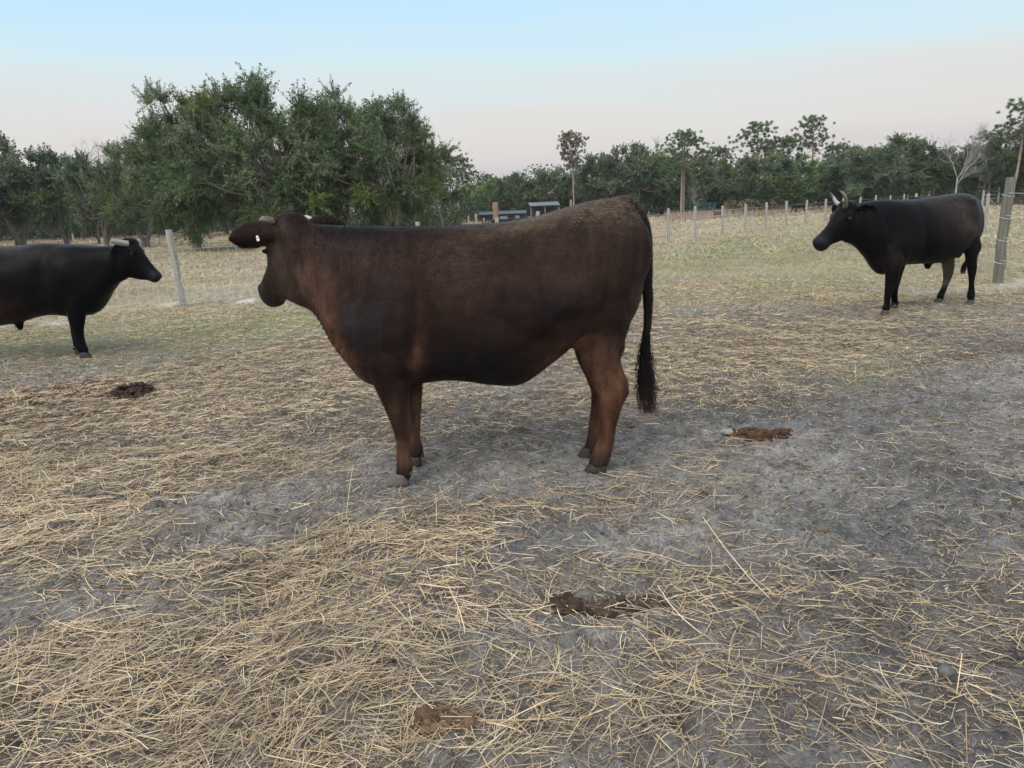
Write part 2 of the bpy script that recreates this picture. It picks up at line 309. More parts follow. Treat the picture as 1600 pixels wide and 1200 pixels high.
def scatter():
    # loose straw in wisps that share a direction
    g = G()
    for (d0, d1, nb, k, l0, l1, w0) in ((1.25, 2.6, 2700, 8, .02, .24, .0023), (2.6, 4.8, 7000, 8, .025, .20, .0030), (4.8, 8.5, 14000, 7, .025, .12, .0035), (8.5, 13.5, 20000, 6, .03, .12, .0055)):
        X, Y = sample_fan(nb, d0, d1, .8); s, gr, b, wt = cover(X, Y)
        keep = RNG.random(nb) < np.clip(s*1.08-.06, .09, 1)**1.8; X, Y, s = X[keep], Y[keep], s[keep]
        flow = .28+(fbm(np.stack([X, Y], 1), .8, 2, 91)-.5)*4.2
        a0 = flow+RNG.normal(0, .35, len(X))
        cnt = RNG.integers(2, k+4, len(X)); idx = np.repeat(np.arange(len(X)), cnt); n = len(idx)
        sp = RNG.normal(0, .06+.012*d0, (n, 2)); ang = a0[idx]+RNG.normal(0, .62, n)+np.where(RNG.random(n) < .36, RNG.uniform(-1.5, 1.5, n), 0)
        L = np.exp(RNG.uniform(math.log(l0), math.log(l1), n))*np.where(RNG.random(n) < .06, 1.7, 1)
        z0 = RNG.uniform(.001, .014, n)*(.5+s[idx]); rise = RNG.normal(0, .05, n)+np.where(RNG.random(n) < .06, RNG.normal(0, .25, n), 0)
        z0 += np.abs(rise)*L*.45
        c = straw_cols(n); tone = (.7+.5*fbm(np.stack([X, Y], 1), .5, 2, 95))[idx]; c *= tone[:, None]
        g.add(*strands(n, X[idx]+sp[:, 0], Y[idx]+sp[:, 1], ang, L, RNG.uniform(.6, 1.25, n)*w0, rise, RNG.normal(0, .14, n)*np.where(RNG.random(n) < .08, 2.6, 1), c, z0=z0))
    # stray single stalks on the bare dirt
    n = 16000; X, Y = sample_fan(n, 1.3, 8.5, .8); c = straw_cols(n)
    g.add(*strands(n, X, Y, RNG.uniform(0, 6.28, n), np.exp(RNG.uniform(math.log(.02), math.log(.18), n)), RNG.uniform(.0012, .0028, n), RNG.normal(0, .06, n), RNG.normal(0, .4, n), c, z0=RNG.uniform(.002, .01, n)))
    # fine chaff
    n = 170000; X, Y = sample_fan(n, 1.25, 9, .8); s, gr, b, wt = cover(X, Y); k = RNG.random(n) < .5+.5*s; X, Y = X[k], Y[k]; n = len(X); c = straw_cols(n)*RNG.uniform(.3, .95, n)[:, None]
    g.add(*strands(n, X, Y, RNG.uniform(0, 6.28, n), RNG.uniform(.012, .05, n), RNG.uniform(.0012, .003, n), RNG.normal(0, .1, n), RNG.normal(0, .8, n), c, stations=2, z0=RNG.uniform(.001, .006, n)) if False else strands(n, X, Y, RNG.uniform(0, 6.28, n), RNG.uniform(.012, .05, n), RNG.uniform(.0012, .003, n), RNG.normal(0, .1, n), RNG.normal(0, .8, n), c, stations=3, z0=RNG.uniform(.001, .006, n)))
    tag(g.obj('straw', M_straw), kind='stuff')
    # short grass, cropped and trampled
    g = G()
    for (d0, d1, n, h0, h1, w0) in ((4.6, 11, 120000, .02, .07, .004), (10, 20, 120000, .04, .12, .009), (19, 42, 110000, .07, .2, .022), (40, 85, 70000, .1, .32, .05)):
        X, Y = sample_fan(n, d0, d1, .8); s, gr, b, wt = cover(X, Y)
        P = np.stack([X, Y], 1); cl = sst(fbm(P, .25*(1+d0*.04), 2, 101), .38, .62)
        k = RNG.random(n) < np.clip((.15+s*.8+gr)*(.3+.9*cl)-b-wt, 0, 1)*np.clip((Y-4.2)/3.5, 0, 1)
        X, Y, gr = X[k], Y[k], gr[k]; n = len(X)
        c = straw_cols(n)*np.array([.88, .90, .84]); isg = RNG.random(n) < np.clip(gr*1.1+.04, 0, .85)
        c[isg] = np.array([.24, .28, .13])*RNG.uniform(.7, 1.4, isg.sum())[:, None]
        c *= (.7+.6*fbm(np.stack([X, Y], 1), 1.2, 3, 105))[:, None]
        g.add(*strands(n, X, Y, RNG.uniform(0, 6.28, n), RNG.uniform(h0, h1, n), RNG.uniform(.6, 1.3, n)*w0, None, RNG.normal(0, .6, n), c, stations=3, z0=np.full(n, -.004), up=RNG.uniform(.1, 1.0, n)))
    tag(g.obj('grass', M_straw), kind='stuff')
    # taller tan grass along the far fences
    g = G()
    for (px0, px1, d0, d1, n, h) in ((1040, 1330, 52, 72, 9000, .75), (560, 900, 38, 60, 9000, .6), (-100, 700, 56, 64, 5000, .4), (1300, 1600, 62, 74, 5000, .5)):
        dd = RNG.uniform(d0, d1, n); pxs = RNG.uniform(px0, px1, n); a = np.array([at(0, 1)[0], at(1600, 1)[0]]); X = (a[0]+(a[1]-a[0])*pxs/1600)*dd; Y = dd
        k = RNG.random(n) < sst(fbm(np.stack([X, Y], 1), 2.2, 2, 111), .4, .6); X, Y = X[k], Y[k]; n = len(X)
        c = np.array([.34, .27, .20])*RNG.uniform(.6, 1.3, n)[:, None]
        g.add(*strands(n, X, Y, RNG.uniform(0, 6.28, n), RNG.uniform(.4, 1.1, n)*h, np.full(n, .04), None, RNG.normal(0, .3, n), c, stations=3, z0=np.full(n, -.01), up=RNG.uniform(1.0, 1.5, n)))
    tag(g.obj('tall_grass', M_straw), kind='stuff')
    # little dirt clods
    g = G(); n = 20000; X, Y = sample_fan(n, 1.3, 8.5, .8); s, *_ = cover(X, Y); k = RNG.random(n) < 1-.8*s; X, Y = X[k], Y[k]; Z = gh(X, Y)
    bV, bF = ball((0, 0, 0), 1, 6)
    for x, y, z in zip(X, Y, Z):
        r = .003+.010*random.random()**2.5; v = bV*(1+RNG.uniform(-.3, .3, (len(bV), 1)))*r*np.array([1, random.uniform(.6, 1), .65])
        g.add(v+[x, y, z+r*.25], bF, np.array([.15, .148, .145])*random.uniform(.5, 1.2))
    tag(g.obj('dirt_clods', mat('clod', attr='col', rough=.97, bump=.5, bscale=150)), kind='stuff')
def clumpy(name, spots, label, catg, base, group=None, lat=1.):
    """a dung pat or heap of dung: lumps in one mesh"""
    g = G()
    cx, cy = spots[0][0], spots[0][1]
    for (x, y, r, hh, nn) in spots:
        for _ in range(nn):
            a, q = random.uniform(0, 6.28), math.sqrt(random.random())
            X, Y = x+math.cos(a)*q*r*lat, y+math.sin(a)*q*r; rr = random.uniform(.005, .019)
            V, F = ball((0, 0, 0), 1, 10); V = V*(1+(fbm(V+random.random()*50, .5, 2)[:, None]-.5)*.9)*np.array([rr*random.uniform(.8, 1.7), rr*random.uniform(.8, 1.5), rr*random.uniform(.5, .95)])
            z = gh(X, Y)[0]+hh*(1-q*q)*random.uniform(.4, 1)
            g.add(V+[X, Y, z], F, np.array(base)*random.uniform(.45, 1.35)*np.array([1, random.uniform(.9, 1.05), random.uniform(.85, 1.1)]))
    me = g.mesh(name, True); me.transform(Matrix.Translation((-cx, -cy, 0))); o = link(name, me, M_dung); o.location = (cx, cy, 0)
    return tag(o, label, catg, group)
# ------------------------------------------------------------------ cattle
def cattle(sp):
    G1, G2 = gnd(*sp['front']), gnd(*sp['rear']); sgn = sp['near']; lat0 = sp.get('lat', .17)
    f = (G1-G2); f[2] = 0; f /= np.linalg.norm(f); l = np.cross([0, 0, 1], f)
    O = (G1+G2)/2-l*sgn*lat0; O[2] = 0
    B = np.stack([f, l, [0, 0, 1]], 1)                      # local -> world
    def P(px, py, la=0.):
        d = ray(px, py); t = (la-((CAM-O)@l))/(d@l); return B.T@(CAM+d*t-O)
    def rp(px, py, la, r):
        w_ = O+B@P(px, py, la); return r*((w_-CAM)@FWD)/CF
    Mw = Matrix(((f[0], l[0], 0, O[0]), (f[1], l[1], 0, O[1]), (0, 0, 1, 0), (0, 0, 0, 1)))
    root = empty(sp['name'], M=Mw); tag(root, sp['label'], sp['cat'], sp.get('group'))
    g = G(); th = np.linspace(0, 2*np.pi, 40, endpoint=False); rows = []
    for s_ in sp['sections']:
        xt, yt, xb, yb, w_ = s_[:5]; ly = s_[5] if len(s_) > 5 else 0; e_ = s_[6] if len(s_) > 6 else 0
        rows.append(np.concatenate([P(xt, yt, ly), P(xb, yb, ly), [w_, e_]]))
    rows = cat(rows, 5); rings = []
    for q in rows:
        c = (q[:3]+q[3:6])/2; a = (q[:3]-q[3:6])/2; ct, st = np.cos(th), np.sin(th)
        ex = .86; ct2 = np.sign(ct)*np.abs(ct)**ex; st2 = np.sign(st)*np.abs(st)**ex
        ww = q[6]*(1-q[7]*ct*.5)
        rings.append(c+ct2[:, None]*a+(st2*ww)[:, None]*np.array([0, 1, 0]))
    g.add(*loft(rings))
    for leg in sp['legs']:
        la = leg['lat']; pts = []
        for (px, py, r_, k_) in leg['pts']:
            dl = k_[1] if isinstance(k_, tuple) else 0; kk = k_[0] if isinstance(k_, tuple) else k_
            p_ = P(px, py, la+dl); r = rp(px, py, la, r_); pts.append([*p_, r, r*kk])
        hx_, hy_, hr_ = leg['hoof']; q_ = P(hx_, hy_, la); r_ = rp(hx_, hy_, la, hr_); pts.append([q_[0]-r_*.15, la, r_*.95, r_*.52, r_*.52]); pts[0][3] *= .8; pts[0][4] *= .5; pts = cat(pts, 5); g.add(*tube(pts[:, :3], pts[:, 3], 18, (0, 1, 0), pts[:, 4]))
    for (px, py, la, rx, ry, rz, ry_deg) in sp.get('lumps', []):
        c, s_ = math.cos(math.radians(ry_deg)), math.sin(math.radians(ry_deg)); R = np.array([[c, 0, s_], [0, 1, 0], [-s_, 0, c]])
        for sg in ((1, -1) if la >= 0 else (1,)):
            g.add(*ball(P(px, py, 0)+np.array([0, la*sg, 0]), (rx, ry, rz), 20, R))
            if la == 0: break
    # head
    hd = sp['head']; h = np.array(hd['dir'], float); h /= np.linalg.norm(h); lt = np.cross([0, 0, 1], h); lt /= np.linalg.norm(lt)
    rl = math.radians(hd.get('roll', 0)); u = np.cross(h, lt); lt, u = lt*math.cos(rl)+u*math.sin(rl), u*math.cos(rl)-lt*math.sin(rl)
    HO = P(*hd['poll']); k = hd.get('scale', 1.)
    def Hh(x, y, z): return HO+(h*x+lt*y+u*z)*k
    prof = [(-.10, .05, .0, -.13), (-.07, .085, .012, -.19), (0, .098, .024, -.235), (.06, .106, .026, -.265), (.12, .108, .018, -.275), (.19, .090, -.002, -.262), (.27, .072, -.022, -.232), (.35, .064, -.034, -.205), (.42, .067, -.040, -.198), (.475, .070, -.048, -.200), (.51, .060, -.062, -.188), (.528, .034, -.085, -.160)]
    jw = hd.get('jaw', 1.); prof = [(x, w_, zt, zb*(1+(jw-1)*(1-sst(np.array(x), .3, .5)))) for x, w_, zt, zb in prof]; prof = cat(prof, 4); rings = []
    for x, w_, zt, zb in prof:
        ct, st = np.cos(th), np.sin(th); ww = w_*(1+.16*ct)*(1 if x < .35 else 1)
        rings.append(np.array([Hh(x, ww_*s_, (zt+zb)/2+(zt-zb)/2*c_) for ww_, s_, c_ in zip(ww, np.sign(st)*np.abs(st)**.85, ct)]))
    g.add(*loft(rings)); RH = np.stack([h, lt, u], 1)
    for sg in (1, -1):
        g.add(*ball(Hh(.105, .094*sg, -.038), np.array([.05, .026, .026])*k, 14, RH))      # brow
        g.add(*ball(Hh(.10, .062*sg, -.15), np.array([.12, .042, .10])*k, 14, RH))        # cheek
        g.add(*ball(Hh(.475, .046*sg, -.085), np.array([.036, .026, .03])*k, 12, RH))     # nostril wing
    g.add(*ball(Hh(.0, 0, .015), np.array([.06, .085, .038])*k, 14, RH))                  # poll
    g.add(*ball(Hh(.44, 0, -.185), np.array([.05, .045, .028])*k, 12, RH))                 # chin
    # ears
    for ear in sp['ears']:
        b = Hh(*ear['base']); dr = np.array(ear['dir'], float); dr /= np.linalg.norm(dr); wd = np.array(ear['wide'], float); wd -= dr*(wd@dr); wd /= np.linalg.norm(wd)
        nm = np.cross(dr, wd)*ear.get('cup', 1); L_ = ear['len']*k; ts = np.linspace(0, 1, 14)
        Pm = np.array([b+dr*L_*t-wd*ear.get('droop', .02)*t*t for t in ts])
        W_ = np.interp(ts, [0, .12, .3, .55, .75, .9, 1], [.34, .52, .88, 1., .86, .56, .08])*ear['w']*k/2
        rings = []
        for p_, w_, t in zip(Pm, W_, ts):
            a = np.linspace(0, 2*np.pi, 20, endpoint=False); v = np.cos(a)*w_; thk = np.maximum(.012, .022*(1-t))*np.sin(a)
            rings.append(p_+v[:, None]*wd+(thk-(v**2)/max(ear['w']*k, .01)*1.5)[:, None]*nm)
        g.add(*loft(rings))
    # tail
    tl = cat([np.append(P(px, py, la), rp(px, py, 0, r_)) for px, py, r_, la in sp['tail']], 5)
    g.add(*tube(tl[:, :3], np.maximum(tl[:, 3], .014), 12, (0, 1, 0)))
    tmp = link('tmp', g.mesh('tmp')); md = tmp.modifiers.new('r', 'REMESH'); md.mode = 'VOXEL'; md.voxel_size = sp.get('vox', .011); md.use_smooth_shade = True
    sm = tmp.modifiers.new('s', 'SMOOTH'); sm.factor = .55; sm.iterations = sp.get('smooth', 7)
    dg = bpy.context.evaluated_depsgraph_get(); ev = tmp.evaluated_get(dg); me = bpy.data.meshes.new_from_object(ev)
    om = tmp.data; bpy.data.objects.remove(tmp); bpy.data.meshes.remove(om)
    n = len(me.vertices); V = np.zeros(n*3, np.float32); me.vertices.foreach_get('co', V); V = V.reshape(-1, 3).astype(float)
    Nn = np.zeros(n*3, np.float32); me.vertices.foreach_get('normal', Nn); Nn = Nn.reshape(-1, 3).astype(float)
    def pix(V):                                             # photo column/row of the sagittal shadow of each vertex
        W0 = O+(V*np.array([1, 0, 1]))@B.T; x, y, _ = proj(W0); return x, y
    # folds, hollows and ridges of the hide
    px, py = pix(V)
    for (ax, ay, bx, by, wd, amp) in sp.get('folds', []):
        d = np.array([bx-ax, by-ay], float); L2 = d@d; t = np.clip(((px-ax)*d[0]+(py-ay)*d[1])/L2, 0, 1)
        q = np.hypot(px-ax-t*d[0], py-ay-t*d[1])/wd
        V += Nn*(amp*np.exp(-q*q)*np.sin(np.pi*np.clip(t*.9+.05, 0, 1)))[:, None]*sst(np.abs(Nn[:, 1]), .2, .6)[:, None]
    sdm = sst(np.abs(Nn[:, 1]), .1, .55)
    for (cx, cy, sx, sy, rot, amp) in sp.get('musc', []):
        ca, s_a = math.cos(math.radians(rot)), math.sin(math.radians(rot)); u_ = (px-cx)*ca+(py-cy)*s_a; v_ = -(px-cx)*s_a+(py-cy)*ca
        V += Nn*(amp*np.exp(-(u_/sx)**2-(v_/sy)**2)*sdm)[:, None]
    if 'ribs' in sp:
        a, b_, ya, yb, per, am = sp['ribs']; m = sst(px, a, a+.2*(b_-a))*(1-sst(px, b_-.2*(b_-a), b_))*sst(py, ya, ya+.3*(yb-ya))*(1-sst(py, yb-.3*(yb-ya), yb)); V += Nn*(am*m*np.sin((px+.25*(py-ya))*2*np.pi/per)*sdm)[:, None]
    nzv = fbm(V*[.7, 1, 1], .16, 3, 21)-.5; V += Nn*(nzv*.012)[:, None]
    if 'neckfold' in sp:
        a, b_, c_, d_ = sp['neckfold']; m = sst(px, a, b_)*(1-sst(px, c_, d_)); V += Nn*(m*.0028*np.sin((px+.12*py+(nzv*30))*2*np.pi/6.5))[:, None]
    me.vertices.foreach_set('co', V.astype(np.float32).ravel())
    # coat colour
    hv = V-HO; hx, hy, hz = hv@h/k, hv@lt/k, hv@u/k
    c = np.tile(np.array(sp['base'], float), (n, 1)); c *= (.55+.6*fbm(V, .22, 3, 33)+.3*fbm(V*[1, 1, .4], .04, 2, 34))[:, None]
    side = sst(np.abs(Nn[:, 1]), .0, .5)
    for (cx, cy, sx, sy, rot, colr, a) in sp.get('patches', []):
        ca, sa = math.cos(math.radians(rot)), math.sin(math.radians(rot)); u_ = (px-cx)*ca+(py-cy)*sa; v_ = -(px-cx)*sa+(py-cy)*ca
        wgt = np.clip(a*np.exp(-(u_/sx)**2-(v_/sy)**2)*(1.9*fbm(V*[1.6, 1, .35], .05, 3, 35)**1.3+.1), 0, 1)[:, None]
        c = c*(1-wgt)+np.array(colr)*wgt
    for (z0, z1, colr, a) in sp.get('bands', []):            # lower-leg colouring
        wgt = (a*(1-sst(V[:, 2], z0, z1)))[:, None]; c = c*(1-wgt)+np.array(colr)*wgt
    mz = (sst(hx, .38, .47)*(np.abs(hy) < .13)*(hz > -.25)*(hz < .08)*(hx < .62))[:, None]; c = c*(1-mz)+np.array([.014, .015, .018])*mz
    tp = np.array([(q[:3]) for q in tl]); dmin = np.full(n, 9.)
    for q in tp[6:]: dmin = np.minimum(dmin, np.linalg.norm(V-q, axis=1))
    tw = (1-sst(dmin, .035, .06))[:, None]*.85; c = c*(1-tw)+np.array([.018, .014, .014])*tw
    st = fbm(V*[.8, 1, .8], .03, 3, 36); c = c*(.72+.56*st)[:, None]; c = np.clip(c, .003, 1); setcol(me, c); me.materials.clear(); me.materials.append(M_coat)
    me.polygons.foreach_set('use_smooth', np.ones(len(me.polygons), bool)); me.update()
    body = link('body', me, M_coat, root)
    # short coat hair
    nh = sp.get('hairs', 0)
    if nh:
        nf = len(me.polygons); ci = np.zeros(nf*3, np.float32); me.polygons.foreach_get('center', ci); ci = ci.reshape(-1, 3).astype(float)
        ar = np.zeros(nf, np.float32); me.polygons.foreach_get('area', ar); fn = np.zeros(nf*3, np.float32); me.polygons.foreach_get('normal', fn); fn = fn.reshape(-1, 3).astype(float)
        vi = np.zeros(nf, np.int32); me.polygons.foreach_get('loop_start', vi); lv = np.zeros(len(me.loops), np.int32); me.loops.foreach_get('vertex_index', lv); fc = c[lv[vi]]
        face = hx[lv[vi]] > .40; ar = ar*(1-.9*(face & (np.abs(hy[lv[vi]]) < .12)))
        ix = RNG.choice(nf, nh, p=(ar/ar.sum()).astype(float)/np.sum((ar/ar.sum()).astype(float)))
        q = ci[ix]+RNG.normal(0, .004, (nh, 3)); nn = fn[ix]; q -= nn*((q-ci[ix])*nn).sum(1)[:, None]
        fl = np.array([-.75, 0, -.65])+RNG.normal(0, .28, (nh, 3)); fl[:, 2] += .5*(fbm(q, .3, 2, 44)-.5)
        fl -= nn*(fl*nn).sum(1)[:, None]; fl /= np.linalg.norm(fl, axis=1)[:, None]+1e-9
        L_ = RNG.uniform(.008, .019, nh)*sp.get('hairlen', 1); L_ *= 1+.5*sst(nn[:, 2], .3, .9)
        tip = q+fl*L_[:, None]*.93+nn*(L_*RNG.uniform(.12, .5, nh))[:, None]
        sd_ = np.cross(fl, nn)*.0009
        Vh = np.stack([q-sd_, q+sd_, tip], 1).reshape(-1, 3); Fh = np.arange(nh*3).reshape(-1, 3)
        hc = fc[ix]*RNG.uniform(.6, 1.5, nh)[:, None]
        dust_lit = sst(.55*fbm(q, .12, 3, 47)+.6*sst(q[:, 2], 1.15, 1.5), .56, 1.0)*sp.get('dust_lit', 0)*(RNG.random(nh) < .15)*sst(-q[:, 0], -.35, .15)+.5*sst(nn[:, 2], .55, .9)*sst(q[:, 2], 1.2, 1.4)*sst(-q[:, 0], -.15, .2)*(RNG.random(nh) < .28)*sp.get('dust_lit', 0)  # dust on the back, plus light painted onto the up-facing hair
        hc = hc*(1-dust_lit[:, None])+np.array([.30, .225, .155])*dust_lit[:, None]
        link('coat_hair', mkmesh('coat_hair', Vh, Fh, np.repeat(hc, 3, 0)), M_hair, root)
    # tail switch
    sw = sp['switch']; tn = sw['n']; t0 = P(sw['pts'][0][0], sw['pts'][0][1], sw['la']); g = G()
    ctr = cat([np.append(P(x, y, sw['la']), rp(x, y, 0, r_)) for x, y, r_ in sw['pts']], 5); ns = len(ctr)
    for i in range(tn):
        a = random.uniform(0, 6.28); q = math.sqrt(random.random()); s0 = random.random()**1.3*.6; i0 = int(s0*(ns-1)); i1 = min(ns, i0+3+int(random.uniform(.35, 1.)*(ns-i0)))
        seg = ctr[i0:i1]
        if len(seg) < 4: continue
        tt = np.linspace(0, 1, len(seg)); wv = np.sin(tt*random.uniform(4, 14)+random.uniform(0, 6))*.006*tt*sw.get('wave', 1)
        off = seg[:, 3:4]*q*(.35+.65*tt[:, None]+.25*random.random()*tt[:, None]**2)*np.array([math.cos(a), math.sin(a), 0]); pth = seg[:, :3]+off; pth[:, 0] += wv; pth[:, 1] += np.cos(tt*6+i)*.005*tt
        rr = .0022*sw.get('thick', 1)*(1-.75*tt); cc = np.array([.012, .011, .014]); e = np.array(sw.get('tip', (.05, .033, .025)))
        v, ff = tube(pth, rr, 3, (0, 1, .1)); ct = np.append(np.repeat(np.clip((i0+tt*(i1-i0))/ns, 0, 1)**4, 3), [0, 1])[:, None]
        g.add(v, ff, cc*(1-ct)*random.uniform(.6, 1.6)+e*ct)
    g.obj('tail_switch', M_hair, root)
    # hooves: two claws each, as one mesh
    for leg in sp['legs']:
        x, y, r_ = leg['hoof']; la = leg['lat']; p0 = P(x, y, la); p0 = np.array([p0[0], la, 0.]); wp = O+B@p0; p0[2] = gh(wp[0], wp[1])[0]-.004
        r = rp(x, y, la, r_); g = G(); tdir = leg.get('toe', 1); hc = np.array(leg.get('hoofcol', (.038, .034, .03)))
        for sg in (1, -1):
            rings = []
            for zz, xf, xb, wy in ((0, 1.35, -.8, .5), (.35, 1.2, -.78, .5), (.8, .85, -.7, .46), (1.1, .62, -.62, .40)):
                a = np.linspace(0, 2*np.pi, 16, endpoint=False); cx = (xf+xb)/2*r; rx = (xf-xb)/2*r
                tw = np.cos(a)*.5+.5
                rings.append(np.stack([p0[0]+cx+rx*np.cos(a), p0[1]+sg*r*.46+np.sin(a)*r*wy*(1-.35*tw)-sg*.1*r*tw, p0[2]+zz*r*1.15+0*a], 1))
            g.add(*loft(rings), None)
        for sg in (1, -1): g.add(*ball(p0+np.array([-r*.95, sg*r*.35, r*1.35]), (r*.25, r*.22, r*.3), 8), None)
        o = g.obj('hoof', mat('hoof_horn', tuple(hc), rough=.6, nscale=40, namt=.4, bump=.3, bscale=50), root, True)
    # horns
    for hn in sp['horns']:
        pts = np.array([P(a, b_, c_) if hn.get('pix') else Hh(a, b_, c_) for a, b_, c_ in hn['pts']]); pts = cat(pts, 6); t = np.linspace(0, 1, len(pts))
        r = hn['r']*k*np.interp(t, [0, .35, .8, 1], hn.get('taper', [1, .85, .45, .12])); v, ff = tube(pts, r, 16, (0, 0, 1) if not hn.get('pix') else (0, 1, 0))
        tc_ = np.append(np.repeat(t, 16), [0, 1])[:, None]; tipc = np.array(hn.get('tip', (.04, .04, .04)))
        col = np.array(hn['col'])*(1-sst(tc_, .55, .95))+tipc*sst(tc_, .55, .95); col = col*(1+.18*np.sin(tc_*60))
        o = link('horn', mkmesh('horn', v, ff, np.clip(col, .01, .9), True), M_horn, root)
    for sg in (1, -1):
        v, ff = ball((0, 0, 0), .021*k, 14); o = link('eye', mkmesh('eye', v+Hh(.125, .107*sg, -.062), ff, None, True), M_eye, root)
        v, ff = ball((0, 0, 0), 1, 10); v = (v*np.array([.014, .008, .010])*k)@RH.T
        link('nostril', mkmesh('nostril', v+Hh(.493, .05*sg, -.085), ff, None, True), M_eye, root)
    for tg in sp.get('tags', []):
        c0 = Hh(*tg['at']) if 'at' in tg else P(*tg['pix']); ax = np.array(tg['ax'], float); ax /= np.linalg.norm(ax); wd = np.array(tg['wd'], float); wd -= ax*(wd@ax); wd /= np.linalg.norm(wd); nm = np.cross(ax, wd)
        g = G(); g.add(*box(c0+ax*tg['h']/2, (tg['h'], tg['w'], .003), np.stack([ax, wd, nm], 1))); bV = ball(c0, (.007, .007, .007), 8); g.add(*bV)
        o = g.obj('ear_tag', mat('tag', tg['col'], rough=.4), root)
    return root, P
